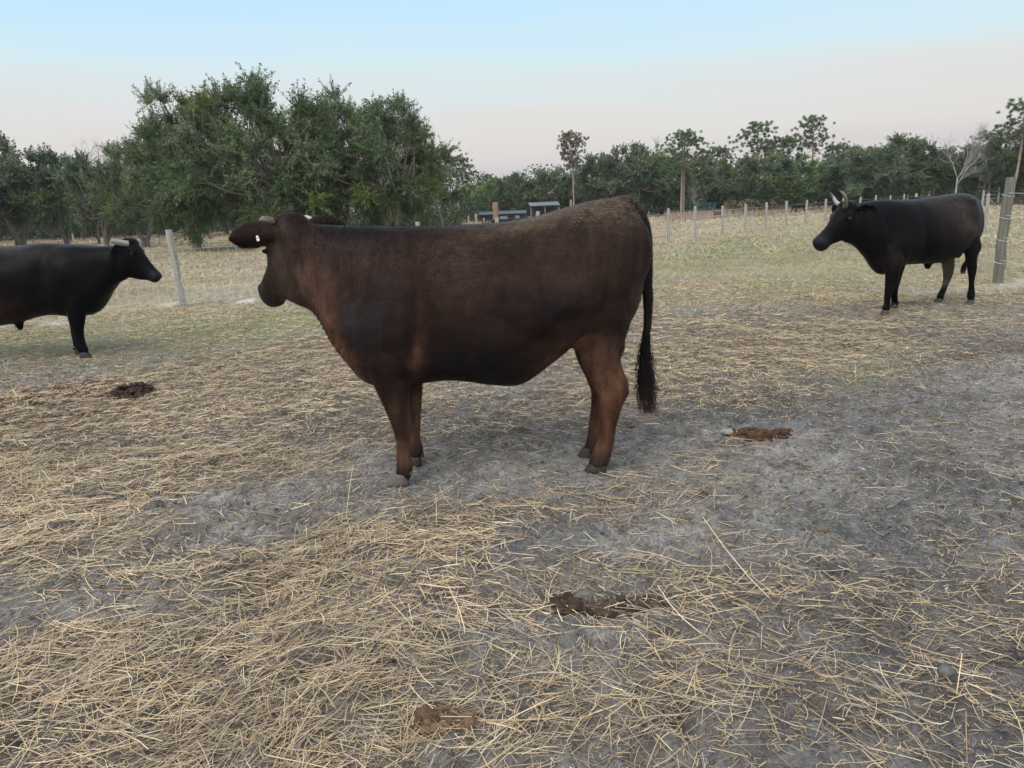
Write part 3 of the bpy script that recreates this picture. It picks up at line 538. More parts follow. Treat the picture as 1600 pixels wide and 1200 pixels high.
def run_cattle():
    red = (.13, .064, .040); dred = (.040, .023, .018); blk = (.011, .010, .012); gry = (.075, .062, .056)
    main = dict(name='steer', cat='steer', label='large dark brown steer standing side on in the foreground, head turned away',
        front=(622, 757), rear=(933, 737), near=1, lat=.17, base=(.0195, .0118, .0098), hairs=230000, dust_lit=1.0,
        sections=[(450, 356, 452, 470, .09, -.13), (464, 350, 466, 476, .13, -.06), (500, 351, 493, 490, .155, -.03), (545, 353, 528, 546, .19, 0, .1), (590, 353, 572, 594, .245, 0, .2), (640, 353, 632, 600, .30, 0, .1), (700, 352, 700, 590, .34, 0, .18), (760, 350, 762, 596, .365, 0, .2), (820, 342, 812, 596, .36, 0, .15), (868, 330, 858, 566, .325, 0, 0), (910, 318, 905, 530, .30, 0, 0), (950, 311, 948, 520, .27, 0, .1), (980, 316, 975, 510, .215, 0, .15), (1000, 342, 992, 480, .14, 0, .1), (1006, 385, 1003, 440, .05)],
        lumps=[(575, 520, .13, .13, .12, .22, 12), (600, 430, .12, .11, .11, .22, -20), (930, 470, .14, .17, .13, .27, 8), (905, 335, .16, .05, .05, .04, 0), (975, 390, .13, .12, .09, .2, 0), (447, 449, -.20, .10, .07, .10, 0), (810, 592, 0, .035, .028, .028, 0), (935, 530, .15, .12, .085, .13, 0), (900, 520, .17, .10, .04, .07, -35)],
        legs=[dict(lat=.17, pts=[(600, 500, 44, (.75, -.05)), (605, 555, 37, .8), (613, 600, 28, .85), (621, 635, 20, .9), (628, 668, 14.5, .95), (630, 690, 11, .95), (631, 715, 10.5, .95), (632, 732, 12.5, 1.), (629, 745, 11, 1.1)], hoof=(626, 758, 16), hoofcol=(.115, .108, .10)),
              dict(lat=-.17, pts=[(630, 500, 40, (.75, .05)), (636, 555, 27, .85), (643, 600, 17, .9), (644, 640, 14, .95), (645, 662, 12, .95), (647, 685, 9.5, .95), (650, 698, 10.5, .95), (650, 709, 10, 1.1)], hoof=(649, 720, 12)),
              dict(lat=.17, pts=[(945, 440, 62, (.6, -.05)), (940, 500, 47, (.6, -.03)), (938, 550, 33, .7), (946, 580, 27, .7), (957, 606, 26, .62), (957, 616, 24, .66), (955, 630, 19, .75), (950, 660, 14.5, .8), (946, 690, 12.5, .9), (940, 710, 14, .95), (934, 724, 14, 1.)], hoof=(934, 739, 15.5)),
              dict(lat=-.12, pts=[(940, 440, 60, (.6, .03)), (930, 500, 45, (.6, .02)), (928, 550, 30, .7), (938, 580, 25, .7), (944, 607, 22, .66), (940, 632, 17, .75), (933, 660, 12.5, .8), (928, 688, 11.5, .9), (924, 702, 12, .95), (922, 711, 12, 1.)], hoof=(920, 720, 13))],
        head=dict(poll=(451, 350, -.08), dir=(.46, -.68, -.57), scale=1.08, jaw=1.15),
        ears=[dict(base=(-.03, .085, -.065), dir=(.97, .25, -.0), wide=(0, -.1, 1), w=.145, len=.235, cup=-1, droop=.02), dict(base=(-.0, -.09, -.01), dir=(-.93, -.3, .12), wide=(.1, 0, 1), w=.10, len=.20, cup=1, droop=.03)],
        horns=[dict(pts=[(.0, .07, .01), (.0, .095, .02), (.01, .115, .035), (.01, .12, .05)], r=.024, col=(.06, .05, .045), tip=(.15, .12, .11), taper=[1, 1, .9, .6]), dict(pts=[(.0, -.065, .015), (.0, -.10, .022), (.01, -.135, .015), (.01, -.155, -.005)], r=.022, col=(.5, .47, .42), tip=(.25, .23, .21), taper=[1, 1, .8, .4])],
        tags=[dict(pix=(402, 370, .075), ax=(-.15, .0, -1), wd=(1, 0, 0), h=.022, w=.014, col=(.8, .78, .7)), dict(pix=(414, 387, .02), ax=(1, .0, -.22), wd=(0, 0, 1), h=.055, w=.015, col=(.6, .47, .22))],
        tail=[(955, 318, 9, 0), (980, 318, 12, .01), (1000, 338, 11, .02), (1008, 370, 11.5, .03), (1011, 410, 9, .03), (1012, 450, 7.5, .03), (1012, 500, 6.5, .02), (1009, 540, 4, .02)],
        switch=dict(n=560, tip=(.055, .03, .024), la=.02, pts=[(1010, 495, 5), (1009, 525, 9), (1008, 555, 12), (1009, 585, 15), (1010, 612, 16), (1013, 645, 11)], thick=1.1, wave=3.2),
        folds=[(790, 540, 870, 505, 12, -.012), (820, 560, 885, 540, 8, .012), (855, 500, 900, 480, 14, -.016), (560, 420, 600, 520, 24, -.012), (655, 400, 660, 560, 16, -.012), (900, 545, 935, 520, 10, -.01), (640, 500, 650, 560, 10, -.012), (760, 430, 860, 465, 9, .004), (530, 480, 590, 590, 10, .012), (515, 490, 575, 590, 6, -.01), (935, 560, 962, 590, 7, -.012), (620, 560, 640, 590, 8, -.01), (880, 380, 930, 470, 30, .01), (955, 430, 990, 520, 14, -.008)],
        musc=[(592, 425, 12, 60, 12, .016), (655, 470, 15, 95, 0, -.026), (617, 505, 34, 48, 0, .022), (553, 500, 22, 24, 0, .024), (646, 562, 12, 14, 0, .018), (535, 430, 13, 60, -18, -.016), (862, 415, 42, 30, 0, -.028), (892, 348, 17, 12, 0, .026), (945, 450, 35, 70, 8, .014), (975, 440, 6, 65, 8, -.014), (900, 512, 15, 24, 22, .026), (925, 480, 8, 60, 15, -.012), (951, 580, 5, 25, -20, -.010), (962, 600, 5, 12, 0, -.008), (560, 560, 8, 40, -30, .014), (600, 570, 6, 40, -12, -.010), (720, 560, 60, 16, 0, .010), (626, 640, 5, 30, 0, .006), (636, 690, 3, 25, 0, -.006), (945, 660, 4, 30, 0, -.006), (800, 500, 50, 12, 30, -.008), (470, 420, 8, 45, 0, -.012)],
        ribs=(680, 850, 380, 540, 27, .0012), neckfold=(475, 500, 545, 600), vox=.0095, smooth=6,
        patches=[(560, 575, 16, 60, -28, (.20, .095, .052), 1.3), (520, 490, 14, 60, -25, (.20, .10, .058), .9), (655, 548, 9, 34, 5, (.15, .07, .038), .8), (620, 620, 10, 30, 5, (.09, .045, .03), .7), (490, 440, 60, 45, 0, (.095, .056, .042), .9), (720, 400, 26, 60, 0, (.06, .034, .025), .8), (930, 560, 40, 30, 0, (.08, .042, .03), .7), (560, 400, 60, 35, 0, dred, .8), (590, 590, 70, 50, 0, (.02, .014, .013), .6), (700, 420, 120, 50, 0, dred, .7), (930, 590, 50, 50, 0, red, .9), (935, 680, 40, 60, 0, (.11, .055, .035), .8), (870, 545, 60, 22, -30, red, .7), (990, 480, 16, 70, 5, gry, .9), (440, 420, 25, 60, 0, (.075, .052, .042), .9), (740, 555, 90, 38, 0, blk, 1.1), (560, 358, 90, 12, 0, blk, 1.0), (545, 375, 50, 25, 0, blk, .4), (580, 490, 40, 60, 20, (.022, .018, .02), .9), (630, 655, 14, 26, 0, (.03, .02, .018), .7), (632, 690, 22, 25, 0, (.10, .052, .036), .9), (650, 660, 10, 50, 0, (.15, .085, .05), .8), (850, 470, 40, 30, 0, blk, .6), (905, 500, 30, 40, 0, blk, .5), (880, 400, 80, 50, 0, (.055, .035, .028), .6), (860, 340, 120, 14, -12, (.10, .07, .05), .9), (950, 345, 40, 30, 0, (.06, .042, .034), .7)],  # coat markings; the pale strip along the top of the back is painted sheen
        bands=[(.07, .15, (.022, .018, .017), .85)])
    cattle(main)
    rb = dict(name='bull', cat='bull', label='black bull with two long upright horns standing beside the right post', front=(1383, 492), rear=(1516, 475), near=1, lat=.18, base=(.0036, .0034, .0045), hairs=45000, vox=.014, smooth=12, dust_lit=.35,
        sections=[(1332, 322, 1318, 378, .10), (1345, 317, 1336, 385, .12), (1360, 314, 1355, 404, .15), (1378, 312, 1376, 429, .19, 0, .1), (1400, 312, 1398, 416, .27, 0, .1), (1432, 311, 1430, 412, .33, 0, .1), (1465, 306, 1466, 410, .34, 0, .1), (1493, 302, 1490, 396, .31), (1510, 303, 1506, 390, .23), (1521, 312, 1518, 378, .13), (1526, 330, 1525, 358, .05)],
        lumps=[(1387, 385, .13, .17, .13, .26, 12), (1450, 412, 0, .06, .04, .08, 0), (1497, 392, 0, .07, .06, .10, 0), (1503, 356, .13, .13, .10, .2, 5), (1495, 312, .15, .06, .05, .05, 0)],
        legs=[dict(lat=.18, pts=[(1397, 385, 17, .75), (1396, 410, 14.5, .8), (1394, 430, 11, .85), (1391, 447, 8.5, .95), (1387, 460, 5.8, .95), (1386, 474, 5.3, .95), (1384, 483, 6.5, 1)], hoof=(1382, 492, 6.5), hoofcol=(.06, .058, .055)),
              dict(lat=-.15, pts=[(1402, 385, 17, .75), (1404, 410, 12, .8), (1401, 430, 9, .85), (1398, 447, 7, .95), (1397, 460, 5.5, .95), (1398, 470, 5.3, .95), (1398, 478, 6, 1)], hoof=(1397, 485.5, 6), hoofcol=(.06, .058, .055)),
              dict(lat=.18, pts=[(1513, 345, 19, .6), (1517, 370, 16, .6), (1518, 390, 13, .7), (1518, 407, 9.5, .75), (1519, 420, 8, .8), (1518, 437, 5, .9), (1518, 452, 4.8, .95), (1517, 464, 6, 1)], hoof=(1515, 476, 6), hoofcol=(.06, .058, .055)),
              dict(lat=-.16, pts=[(1500, 350, 18, .6), (1488, 380, 16, .6), (1481, 400, 12.5, .7), (1482, 417, 10, .75), (1481, 430, 8, .8), (1477, 445, 5, .9), (1472, 457, 5, .95), (1468, 466, 6, 1)], hoof=(1465, 476, 6), hoofcol=(.06, .058, .055))],
        head=dict(poll=(1322, 322, 0), dir=(.80, .06, -.50), scale=1.19, jaw=1.05),
        ears=[dict(base=(-.04, .09, -.05), dir=(-.55, .8, -.05), wide=(.2, 0, 1), w=.11, len=.19, cup=-1), dict(base=(-.04, -.09, -.05), dir=(-.2, -.95, .0), wide=(.2, 0, 1), w=.11, len=.19, cup=1)],
        horns=[dict(pix=1, pts=[(1320, 323, .09), (1322, 315, .16), (1320, 306, .19), (1315, 300, .17), (1309, 296, .12)], r=.022, col=(.20, .18, .155), tip=(.02, .02, .022), taper=[1, .75, .42, .1]), dict(pix=1, pts=[(1311, 320, -.09), (1306, 315, -.16), (1302, 308, -.2), (1297, 302, -.19), (1293, 297, -.16)], r=.022, col=(.30, .30, .29), tip=(.03, .03, .032), taper=[1, .75, .42, .1])],
        tail=[(1508, 306, 3.5, 0), (1522, 312, 4, 0), (1529, 330, 3, .0), (1529, 350, 2.6, .0), (1525, 375, 2.4, .0), (1520, 395, 2.2, -.03), (1512, 405, 2, -.05)],
        switch=dict(n=160, la=-.06, pts=[(1513, 400, 2), (1509, 410, 4), (1506, 418, 5), (1504, 428, 3)], thick=1.3, tip=(.07, .035, .025)),
        musc=[(1392, 382, 10, 20, 0, .034), (1416, 370, 7, 40, 0, -.026), (1484, 343, 12, 14, 0, -.024), (1494, 316, 5, 5, 0, .03), (1514, 350, 7, 28, 0, .02), (1503, 384, 4, 9, 0, .024), (1370, 350, 7, 30, -15, -.014), (1378, 405, 9, 12, 0, .02), (1352, 345, 6, 20, 0, -.014)],
        patches=[(1475, 345, 40, 30, 0, (.035, .025, .02), .8), (1470, 325, 30, 10, 0, (.045, .033, .026), .6), (1372, 408, 9, 10, 0, (.03, .018, .015), .6), (1520, 430, 12, 30, 0, (.04, .026, .022), .8)],
        folds=[(1498, 350, 1492, 392, 6, -.015)])
    r, P = cattle(rb)
    # inner side of its far hind leg is brown: colour it on the mesh
    b = [c for c in r.children if c.name.startswith('body')][0]; me = b.data; n = len(me.vertices); V = np.zeros(n*3, np.float32); me.vertices.foreach_get('co', V); V = V.reshape(-1, 3)
    a = me.color_attributes['col']; c = np.zeros(n*4, np.float32); a.data.foreach_get('color', c); c = c.reshape(-1, 4)
    q = P(1480, 420, -.16); m = ((V[:, 1] < -.02)*(V[:, 0] < q[0]+.35)*(V[:, 0] > q[0]-.25)*(1-sst(V[:, 2], .52, .66))*sst(V[:, 2], .16, .25)*(V[:, 2] > .12))[:, None]*.85
    c[:, :3] = c[:, :3]*(1-m)+np.array([.13, .095, .075])*m; a.data.foreach_set('color', c.ravel())
    lb = dict(name='bull', cat='bull', label='black bull with short pale stubby horns cut off by the left edge', front=(133, 559), rear=(-170, 571), near=-1, lat=.18, base=(.0032, .0032, .0045), hairs=45000, vox=.014, smooth=12,
        sections=[(205, 380, 198, 437, .10), (192, 381, 184, 444, .14), (176, 384, 170, 462, .19), (152, 384, 153, 488, .24, 0, .1), (118, 382, 122, 494, .29, 0, .1), (70, 380, 76, 492, .33, 0, .1), (20, 384, 22, 506, .37, 0, .1), (-40, 386, -36, 510, .37, 0, .1), (-90, 386, -84, 500, .34), (-125, 388, -118, 485, .29), (-150, 394, -146, 470, .2), (-165, 410, -162, 445, .08)],
        lumps=[(128, 455, .12, .17, .13, .27, -12), (30, 505, 0, .05, .04, .09, 0), (-130, 455, .15, .17, .12, .28, 0)],
        legs=[dict(lat=-.18, pts=[(118, 440, 22, .75), (119, 470, 18, .8), (120, 492, 13.5, .85), (121, 508, 10.5, .9), (123, 524, 8, .95), (126, 538, 7.5, .95), (130, 549, 8, 1)], hoof=(133, 560, 8), hoofcol=(.03, .03, .03)),
              dict(lat=.14, pts=[(116, 440, 22, .75), (118, 470, 17, .8), (117, 492, 12, .85), (118, 508, 9, .9), (119, 520, 8, .95), (120, 533, 6.5, .95), (122, 540, 7, 1)], hoof=(124, 548, 7), hoofcol=(.03, .03, .03)),
              dict(lat=-.18, pts=[(-130, 430, 24, .6), (-130, 460, 20, .6), (-140, 485, 14, .7), (-152, 505, 11, .75), (-155, 520, 9, .8), (-154, 540, 7, .9), (-155, 555, 7, 1), (-156, 563, 8, 1)], hoof=(-158, 573, 8)),
              dict(lat=.16, pts=[(-120, 430, 24, .6), (-118, 460, 20, .6), (-125, 480, 14, .7), (-136, 495, 11, .75), (-138, 510, 8, .8), (-136, 525, 6.5, .9), (-136, 540, 7, 1), (-136, 548, 7, 1)], hoof=(-138, 556, 7))],
        head=dict(poll=(207, 379, 0), dir=(.68, -.12, -.70), scale=.92, jaw=1.5),
        ears=[dict(base=(-.03, -.09, -.06), dir=(-.75, -.6, -.25), wide=(.1, 0, 1), w=.10, len=.17, cup=1), dict(base=(-.03, .09, -.05), dir=(-.4, .9, .0), wide=(.2, 0, 1), w=.10, len=.17, cup=-1)],
        horns=[dict(pts=[(-.0, -.07, -.015), (-.04, -.13, -.035), (-.07, -.19, -.045), (-.10, -.235, -.05)], r=.036, col=(.26, .265, .24), tip=(.2, .2, .2), taper=[1, 1, .85, .5]), dict(pts=[(-.0, .07, -.01), (-.01, .12, -.01), (-.03, .16, -.02), (-.05, .19, -.03)], r=.03, col=(.2, .2, .19), tip=(.15, .15, .15), taper=[1, 1, .8, .5])],
        tail=[(-150, 392, 5, 0), (-163, 398, 5, 0), (-168, 420, 4, .0), (-169, 450, 3.6, .0), (-168, 480, 3.3, .0), (-167, 500, 3, 0)],
        switch=dict(n=120, la=0, pts=[(-167, 490, 3), (-167, 510, 7), (-167, 530, 8), (-167, 545, 4)], thick=1.2),
        musc=[(122, 425, 22, 34, 0, .034), (88, 430, 12, 48, 0, -.028), (148, 452, 14, 15, 0, .028), (168, 415, 9, 28, 22, -.014), (192, 400, 5, 20, 0, -.014), (30, 430, 40, 20, 0, .015)],
        patches=[(10, 480, 50, 22, 0, (.05, .024, .018), .8), (40, 390, 60, 8, 0, (.04, .034, .03), .6)],
        folds=[(140, 440, 145, 485, 9, -.008)])
    cattle(lb)
    # distant cattle: one small animal, traced at real size, and copies
def small_cow(name, label, catg, px, depth, ht, yaw, colr, graze=True, group=None, lying=False):
    p = at(px, depth); root = empty(name, (p[0], p[1], gh(p[0], p[1])[0]), yaw); tag(root, label, catg, group)
    s = ht/1.25; g = G(); dz = -.42 if lying else 0
    rows = [(-.78, .06, 1.12, .90), (-.72, .17, 1.2, .72), (-.5, .26, 1.24, .6), (0, .31, 1.2, .5), (.4, .27, 1.22, .52), (.62, .18, 1.24, .62), (.72, .1, 1.15, .75)]
    th = np.linspace(0, 2*np.pi, 20, endpoint=False)
    rr = cat(rows, 4); g.add(*loft([np.stack([x+0*th, w_*np.sin(th), (a+b)/2+(a-b)/2*np.cos(th)+dz], 1)*s for x, w_, a, b in rr]))
    nk = [(.5, 0, 1.0, .22), (.78, 0, .85, .14), (.95, 0, .55, .11)] if graze else [(.5, 0, 1.02, .22), (.75, 0, 1.2, .15), (.92, 0, 1.34, .12)]
    nk = cat(nk, 5); g.add(*tube(nk[:, :3]*s+[0, 0, dz*s], nk[:, 3]*s, 14))
    hd_ = [(.93, 0, .62, .10), (1.0, 0, .45, .11), (1.08, 0, .28, .075), (1.12, 0, .18, .07)] if graze else [(.85, 0, 1.38, .10), (.98, 0, 1.34, .12), (1.15, 0, 1.2, .08), (1.27, 0, 1.1, .075)]
    hd_ = cat(hd_, 4); g.add(*tube(hd_[:, :3]*s+[0, 0, dz*s], hd_[:, 3]*s, 14))
    b = hd_[3, :3]*s+[0, 0, dz*s]
    for sg in (1, -1):
        g.add(*tube(np.array([b+[-.03*s, .06*s*sg, .03*s], b+[-.06*s, .16*s*sg, .02*s], b+[-.08*s, .26*s*sg, -.02*s]]), np.array([.03, .055, .01])*s, 8, (0, 0, 1), np.array([.03, .05, .01])*s))
        for x, hock in ((.45, 0), (-.58, 1)):
            L_ = [(x, sg*.16, .8, .14), (x+(.02 if hock else 0), sg*.16, .5, .07), (x-(.08 if hock else 0), sg*.16, .38, .055), (x-.04*hock, sg*.16, .12, .04), (x+.02, sg*.16, .0, .055)] if not lying else [(x, sg*.2, .42, .12), (x+.15, sg*.26, .12, .07), (x+.3, sg*.26, .06, .05)]
            L_ = cat(L_, 4); g.add(*tube(L_[:, :3]*s, L_[:, 3]*s, 10))
    tl = cat([(-.76, 0, 1.15, .03), (-.86, 0, .95, .025), (-.86, 0, .6, .02), (-.85, 0, .4, .045), (-.85, 0, .25, .01)], 4); g.add(*tube(tl[:, :3]*s+[0, 0, dz*s], tl[:, 3]*s, 8))
    tmp = link('tmp', g.mesh('tmp')); md = tmp.modifiers.new('r', 'REMESH'); md.mode = 'VOXEL'; md.voxel_size = .028*s/1.; sm = tmp.modifiers.new('s', 'SMOOTH'); sm.iterations = 3
    me = bpy.data.meshes.new_from_object(tmp.evaluated_get(bpy.context.evaluated_depsgraph_get())); om = tmp.data; bpy.data.objects.remove(tmp); bpy.data.meshes.remove(om)
    setcol(me, np.tile(np.array(colr), (len(me.vertices), 1))); me.polygons.foreach_set('use_smooth', np.ones(len(me.polygons), bool)); me.materials.clear()
    link('body', me, M_coat, root); return root
# ------------------------------------------------------------------ trees
def leaves(P, nrm_bias, L, W, col):
    n = len(P); a = RNG.normal(0, 1, (n, 3)); a /= np.linalg.norm(a, axis=1)[:, None]; b = RNG.normal(0, 1, (n, 3))+np.array([0, 0, 0.]); b -= a*(a*b).sum(1)[:, None]; b /= np.linalg.norm(b, axis=1)[:, None]
    a *= (L*RNG.uniform(.6, 1.3, n))[:, None]/2; b *= (W*RNG.uniform(.6, 1.3, n))[:, None]/2
    V = np.stack([P-a, P-b*.9+a*.1, P+a, P+b*.9+a*.1], 1).reshape(-1, 3); F = np.arange(4*n).reshape(-1, 4)
    return V, F, np.repeat(col*np.array([.97, 1.08, .90]), 4, 0)
def make_oak(seed, H, Wd, nc, ntw, nl, leaf, skirt=.17, lean=0, moss=.25, tone=(.085, .125, .062), stems=3, up=.18):
    """returns (crown mesh, trunk mesh)"""
    r = np.random.default_rng(seed); global RNG; keep = RNG; RNG = r
    cz = H*(skirt+(1-skirt)*.45); rz = H*(1-skirt)*.55; rx = Wd/2; cs = []
    tries = 0
    ph = r.uniform(0, 6.28, 4)
    while len(cs) < nc and tries < 20000:
        tries += 1; v = r.normal(0, 1, 3); v /= (np.abs(v)**2.7).sum()**(1/2.7); q = r.uniform(.30, 1)**.5; az = math.atan2(v[1], v[0])
        lob = .80+.20*math.sin(3*az+ph[0])*math.cos(2.3*v[2]+ph[1])+.12*math.sin(7*az+ph[2])
        p = np.array([v[0]*rx*.86, v[1]*rx*.86, v[2]*rz*.88])*q*lob+[lean*v[2], 0, cz]
        if p[2] < H*skirt+.2: p[2] = H*skirt+.2+r.uniform(0, .5)
        if all(np.linalg.norm((p-c)) > .62*Wd/8 for c in cs): cs.append(p)
    cs = np.array(cs); T = G(); stemtop = []
    for s in range(stems):
        a = r.uniform(0, 6.28); b0 = np.array([math.cos(a)*.16, math.sin(a)*.16, -.1]); tp_ = np.array([math.cos(a)*.12*Wd, math.sin(a)*.12*Wd, H*r.uniform(.28, .40)])
        pth = cat([b0, b0*.9+[0, 0, .6], b0*.5+tp_*.45+[r.normal(0, .1), r.normal(0, .1), .1], tp_], 5); T.add(*tube(pth, np.linspace(.19, .11, len(pth))*H/8, 9, (1, .3, 0))); stemtop.append(tp_)
    stemtop = np.array(stemtop); LP = []; LC = []; cc0 = np.array([0, 0, cz*.8])
    for c in cs:
        s = stemtop[np.argmin(np.linalg.norm(stemtop-c, axis=1))]; m = s*.5+c*.5+r.normal(0, .25, 3)+[0, 0, .1*(s[2]-c[2]) if c[2] > s[2] else .35]
        pth = cat([s-[0, 0, .15], m, c], 5); T.add(*tube(pth, np.linspace(.075, .02, len(pth))*H/8, 5, (1, .2, .1)))
        out = c-cc0; out /= np.linalg.norm(out)+1e-6; base = np.array(tone)*r.uniform(.55, 1.45)
        if r.random() < moss: base = base*.5+np.array([.19, .195, .145])*.6
        elif r.random() < .3: base = base*np.array([1.25, 1.1, .7])
        for t in range(ntw):
            d = out*.55+np.array([0, 0, up])+r.normal(0, .75, 3); d /= np.linalg.norm(d); ln = r.uniform(.45, 1.15)*Wd/8*1.05
            e = c+d*ln+np.array([0, 0, -.10*ln if c[2] < cz else .05]); mm = (c+e)/2+r.normal(0, .07, 3)
            T.add(*tube(np.array([c, mm, e]), np.array([.014, .010, .005]), 3, (1, .2, .1)))
            k = int(nl*r.uniform(.5, 1.4)); u_ = r.uniform(.12, 1.03, k)[:, None]; w_ = (1-u_)
            q = w_*w_*c+2*u_*w_*mm+u_*u_*e+r.normal(0, .085*Wd/8, (k, 3))*(1.15-.75*u_)
            LP.append(q); LC.append(np.tile(base*r.uniform(.75, 1.3), (k, 1))*r.uniform(.7, 1.3, (k, 1)))
    LP = np.concatenate(LP); LC = np.concatenate(LC); keepz = LP[:, 2] > .35
    V, F, c = leaves(LP[keepz], 0, leaf, leaf*.5, LC[keepz]); cm = mkmesh('crown', V, F, c); tm = T.mesh('trunk', True); RNG = keep
    cm.materials.append(M_leaf); tm.materials.append(M_bark); return cm, tm
def make_pine(seed, H, Wd, crown_frac, ncl, stems=1, tone=(.115, .17, .08), flat=False):
    r = np.random.default_rng(seed); T = G(); LV = G()
    for st in range(stems):
        ox = (st-.5*(stems-1))*.5; b = r.normal(0, .12, 2)
        pth = cat([[ox, 0, -.1], [ox+b[0], b[1], H*.35], [ox+b[0]*2, b[1], H*.7], [ox+b[0], b[1]*2, H*.94]], 6); T.add(*tube(pth, np.linspace(.14, .04, len(pth))*H/12+.02, 8, (1, .3, 0)))
        for i in range(ncl//stems):
            z = H*(1-crown_frac)+H*crown_frac*r.uniform(0, 1)**.8; t = (z-H*(1-crown_frac))/(H*crown_frac)
            rad = Wd/2*(r.uniform(.3, 1))*(1.15*math.sin(math.pi*(.18+.70*t)) if not flat else (.35+.75*t)*(1 if t < .85 else .8))
            a = r.uniform(0, 6.28); k = int(np.clip(z/H/.94*(len(pth)-1), 0, len(pth)-1)); s = pth[k]; s = np.array([s[0], s[1], z-rad*.25]); c = np.array([s[0]+math.cos(a)*rad, s[1]+math.sin(a)*rad, z+r.uniform(0, .3)])
            T.add(*tube(np.array([s, (s+c)/2+[0, 0, -.1], c]), np.array([.04, .03, .015]), 4, (0, 0, 1)))
            for sub in range(r.integers(3, 7)):
                cc = c+r.normal(0, .48, 3)*[1, 1, .6]; nn = 75; d = r.normal(0, 1, (nn, 3)); d[:, 2] += .35; d /= np.linalg.norm(d, axis=1)[:, None]; L = r.uniform(.2, .42, nn)[:, None]
                sd_ = np.cross(d, r.normal(0, 1, (nn, 3))); sd_ /= np.linalg.norm(sd_, axis=1)[:, None]; V = np.stack([cc+d*.05-sd_*.022, cc+d*.05+sd_*.022, cc+d*L], 1).reshape(-1, 3)
                LV.add(V, np.arange(nn*3).reshape(-1, 3), np.repeat(np.array(tone)*r.uniform(.6, 1.4)*r.uniform(.75, 1.25, (nn, 1)), 3, 0))
    cm, tm = LV.mesh('crown'), T.mesh('trunk', True); cm.materials.append(M_leaf); tm.materials.append(M_pbark); return cm, tm
def make_bare(seed, H, spread, depth=5, mat_=None, lean=.0):
    r = np.random.default_rng(seed); T = G(); Tw = G()
    def grow(p, d, L, rad, lv):
        n = 4; pts = [p]; dd = d.copy()
        for i in range(n): dd = dd+r.normal(0, .10, 3)+[0, 0, .04]; dd /= np.linalg.norm(dd); pts.append(pts[-1]+dd*L/n)
        pts = np.array(pts); (T if lv > 1 else Tw).add(*tube(pts, np.linspace(rad, rad*.62, n+1), 7 if lv > 3 else (4 if lv > 1 else 3), (1, .31, .13)))
        if lv == 0: return
        k = r.integers(3, 5) if lv > 1 else r.integers(3, 6)
        for j in range(k):
            i = r.integers(1, n+1) if lv < depth else r.integers(2, n+1); a = r.normal(0, 1, 3); a -= dd*(a@dd); a /= np.linalg.norm(a); nd = dd*r.uniform(.5, 1)+a*spread*r.uniform(.6, 1.2)+[0, 0, .1]; nd /= np.linalg.norm(nd)
            grow(pts[i], nd, L*r.uniform(.55, .8), rad*r.uniform(.42, .6), lv-1)
    grow(np.array([0, 0, -.1]), np.array([lean, 0, 1.]), H*.40, .016*H, depth)
    t, w_ = T.mesh('trunk', True), Tw.mesh('crown')
    t.materials.append(mat_ or M_gbark); w_.materials.append(mat_ or M_gbark); return w_, t
NT = {}
def place_tree(name, meshes, px, depth, topy, label, catg, H, wpx=None, Wd=None, group=None, rz=None, ddx=0):
    p = at(px, depth); hh = hgt(px, topy, depth); s = hh/H; sx = s if not wpx else (wpx/CF*depth)/Wd
    root = empty(name, (p[0], p[1], gh(p[0], p[1])[0]-.02)); root.rotation_euler = (0, 0, random.uniform(0, 6.28) if rz is None else rz); root.scale = (sx, sx, s)
    tag(root, label, catg, group); link('crown', meshes[0], None, root); link('trunk', meshes[1], None, root); return root
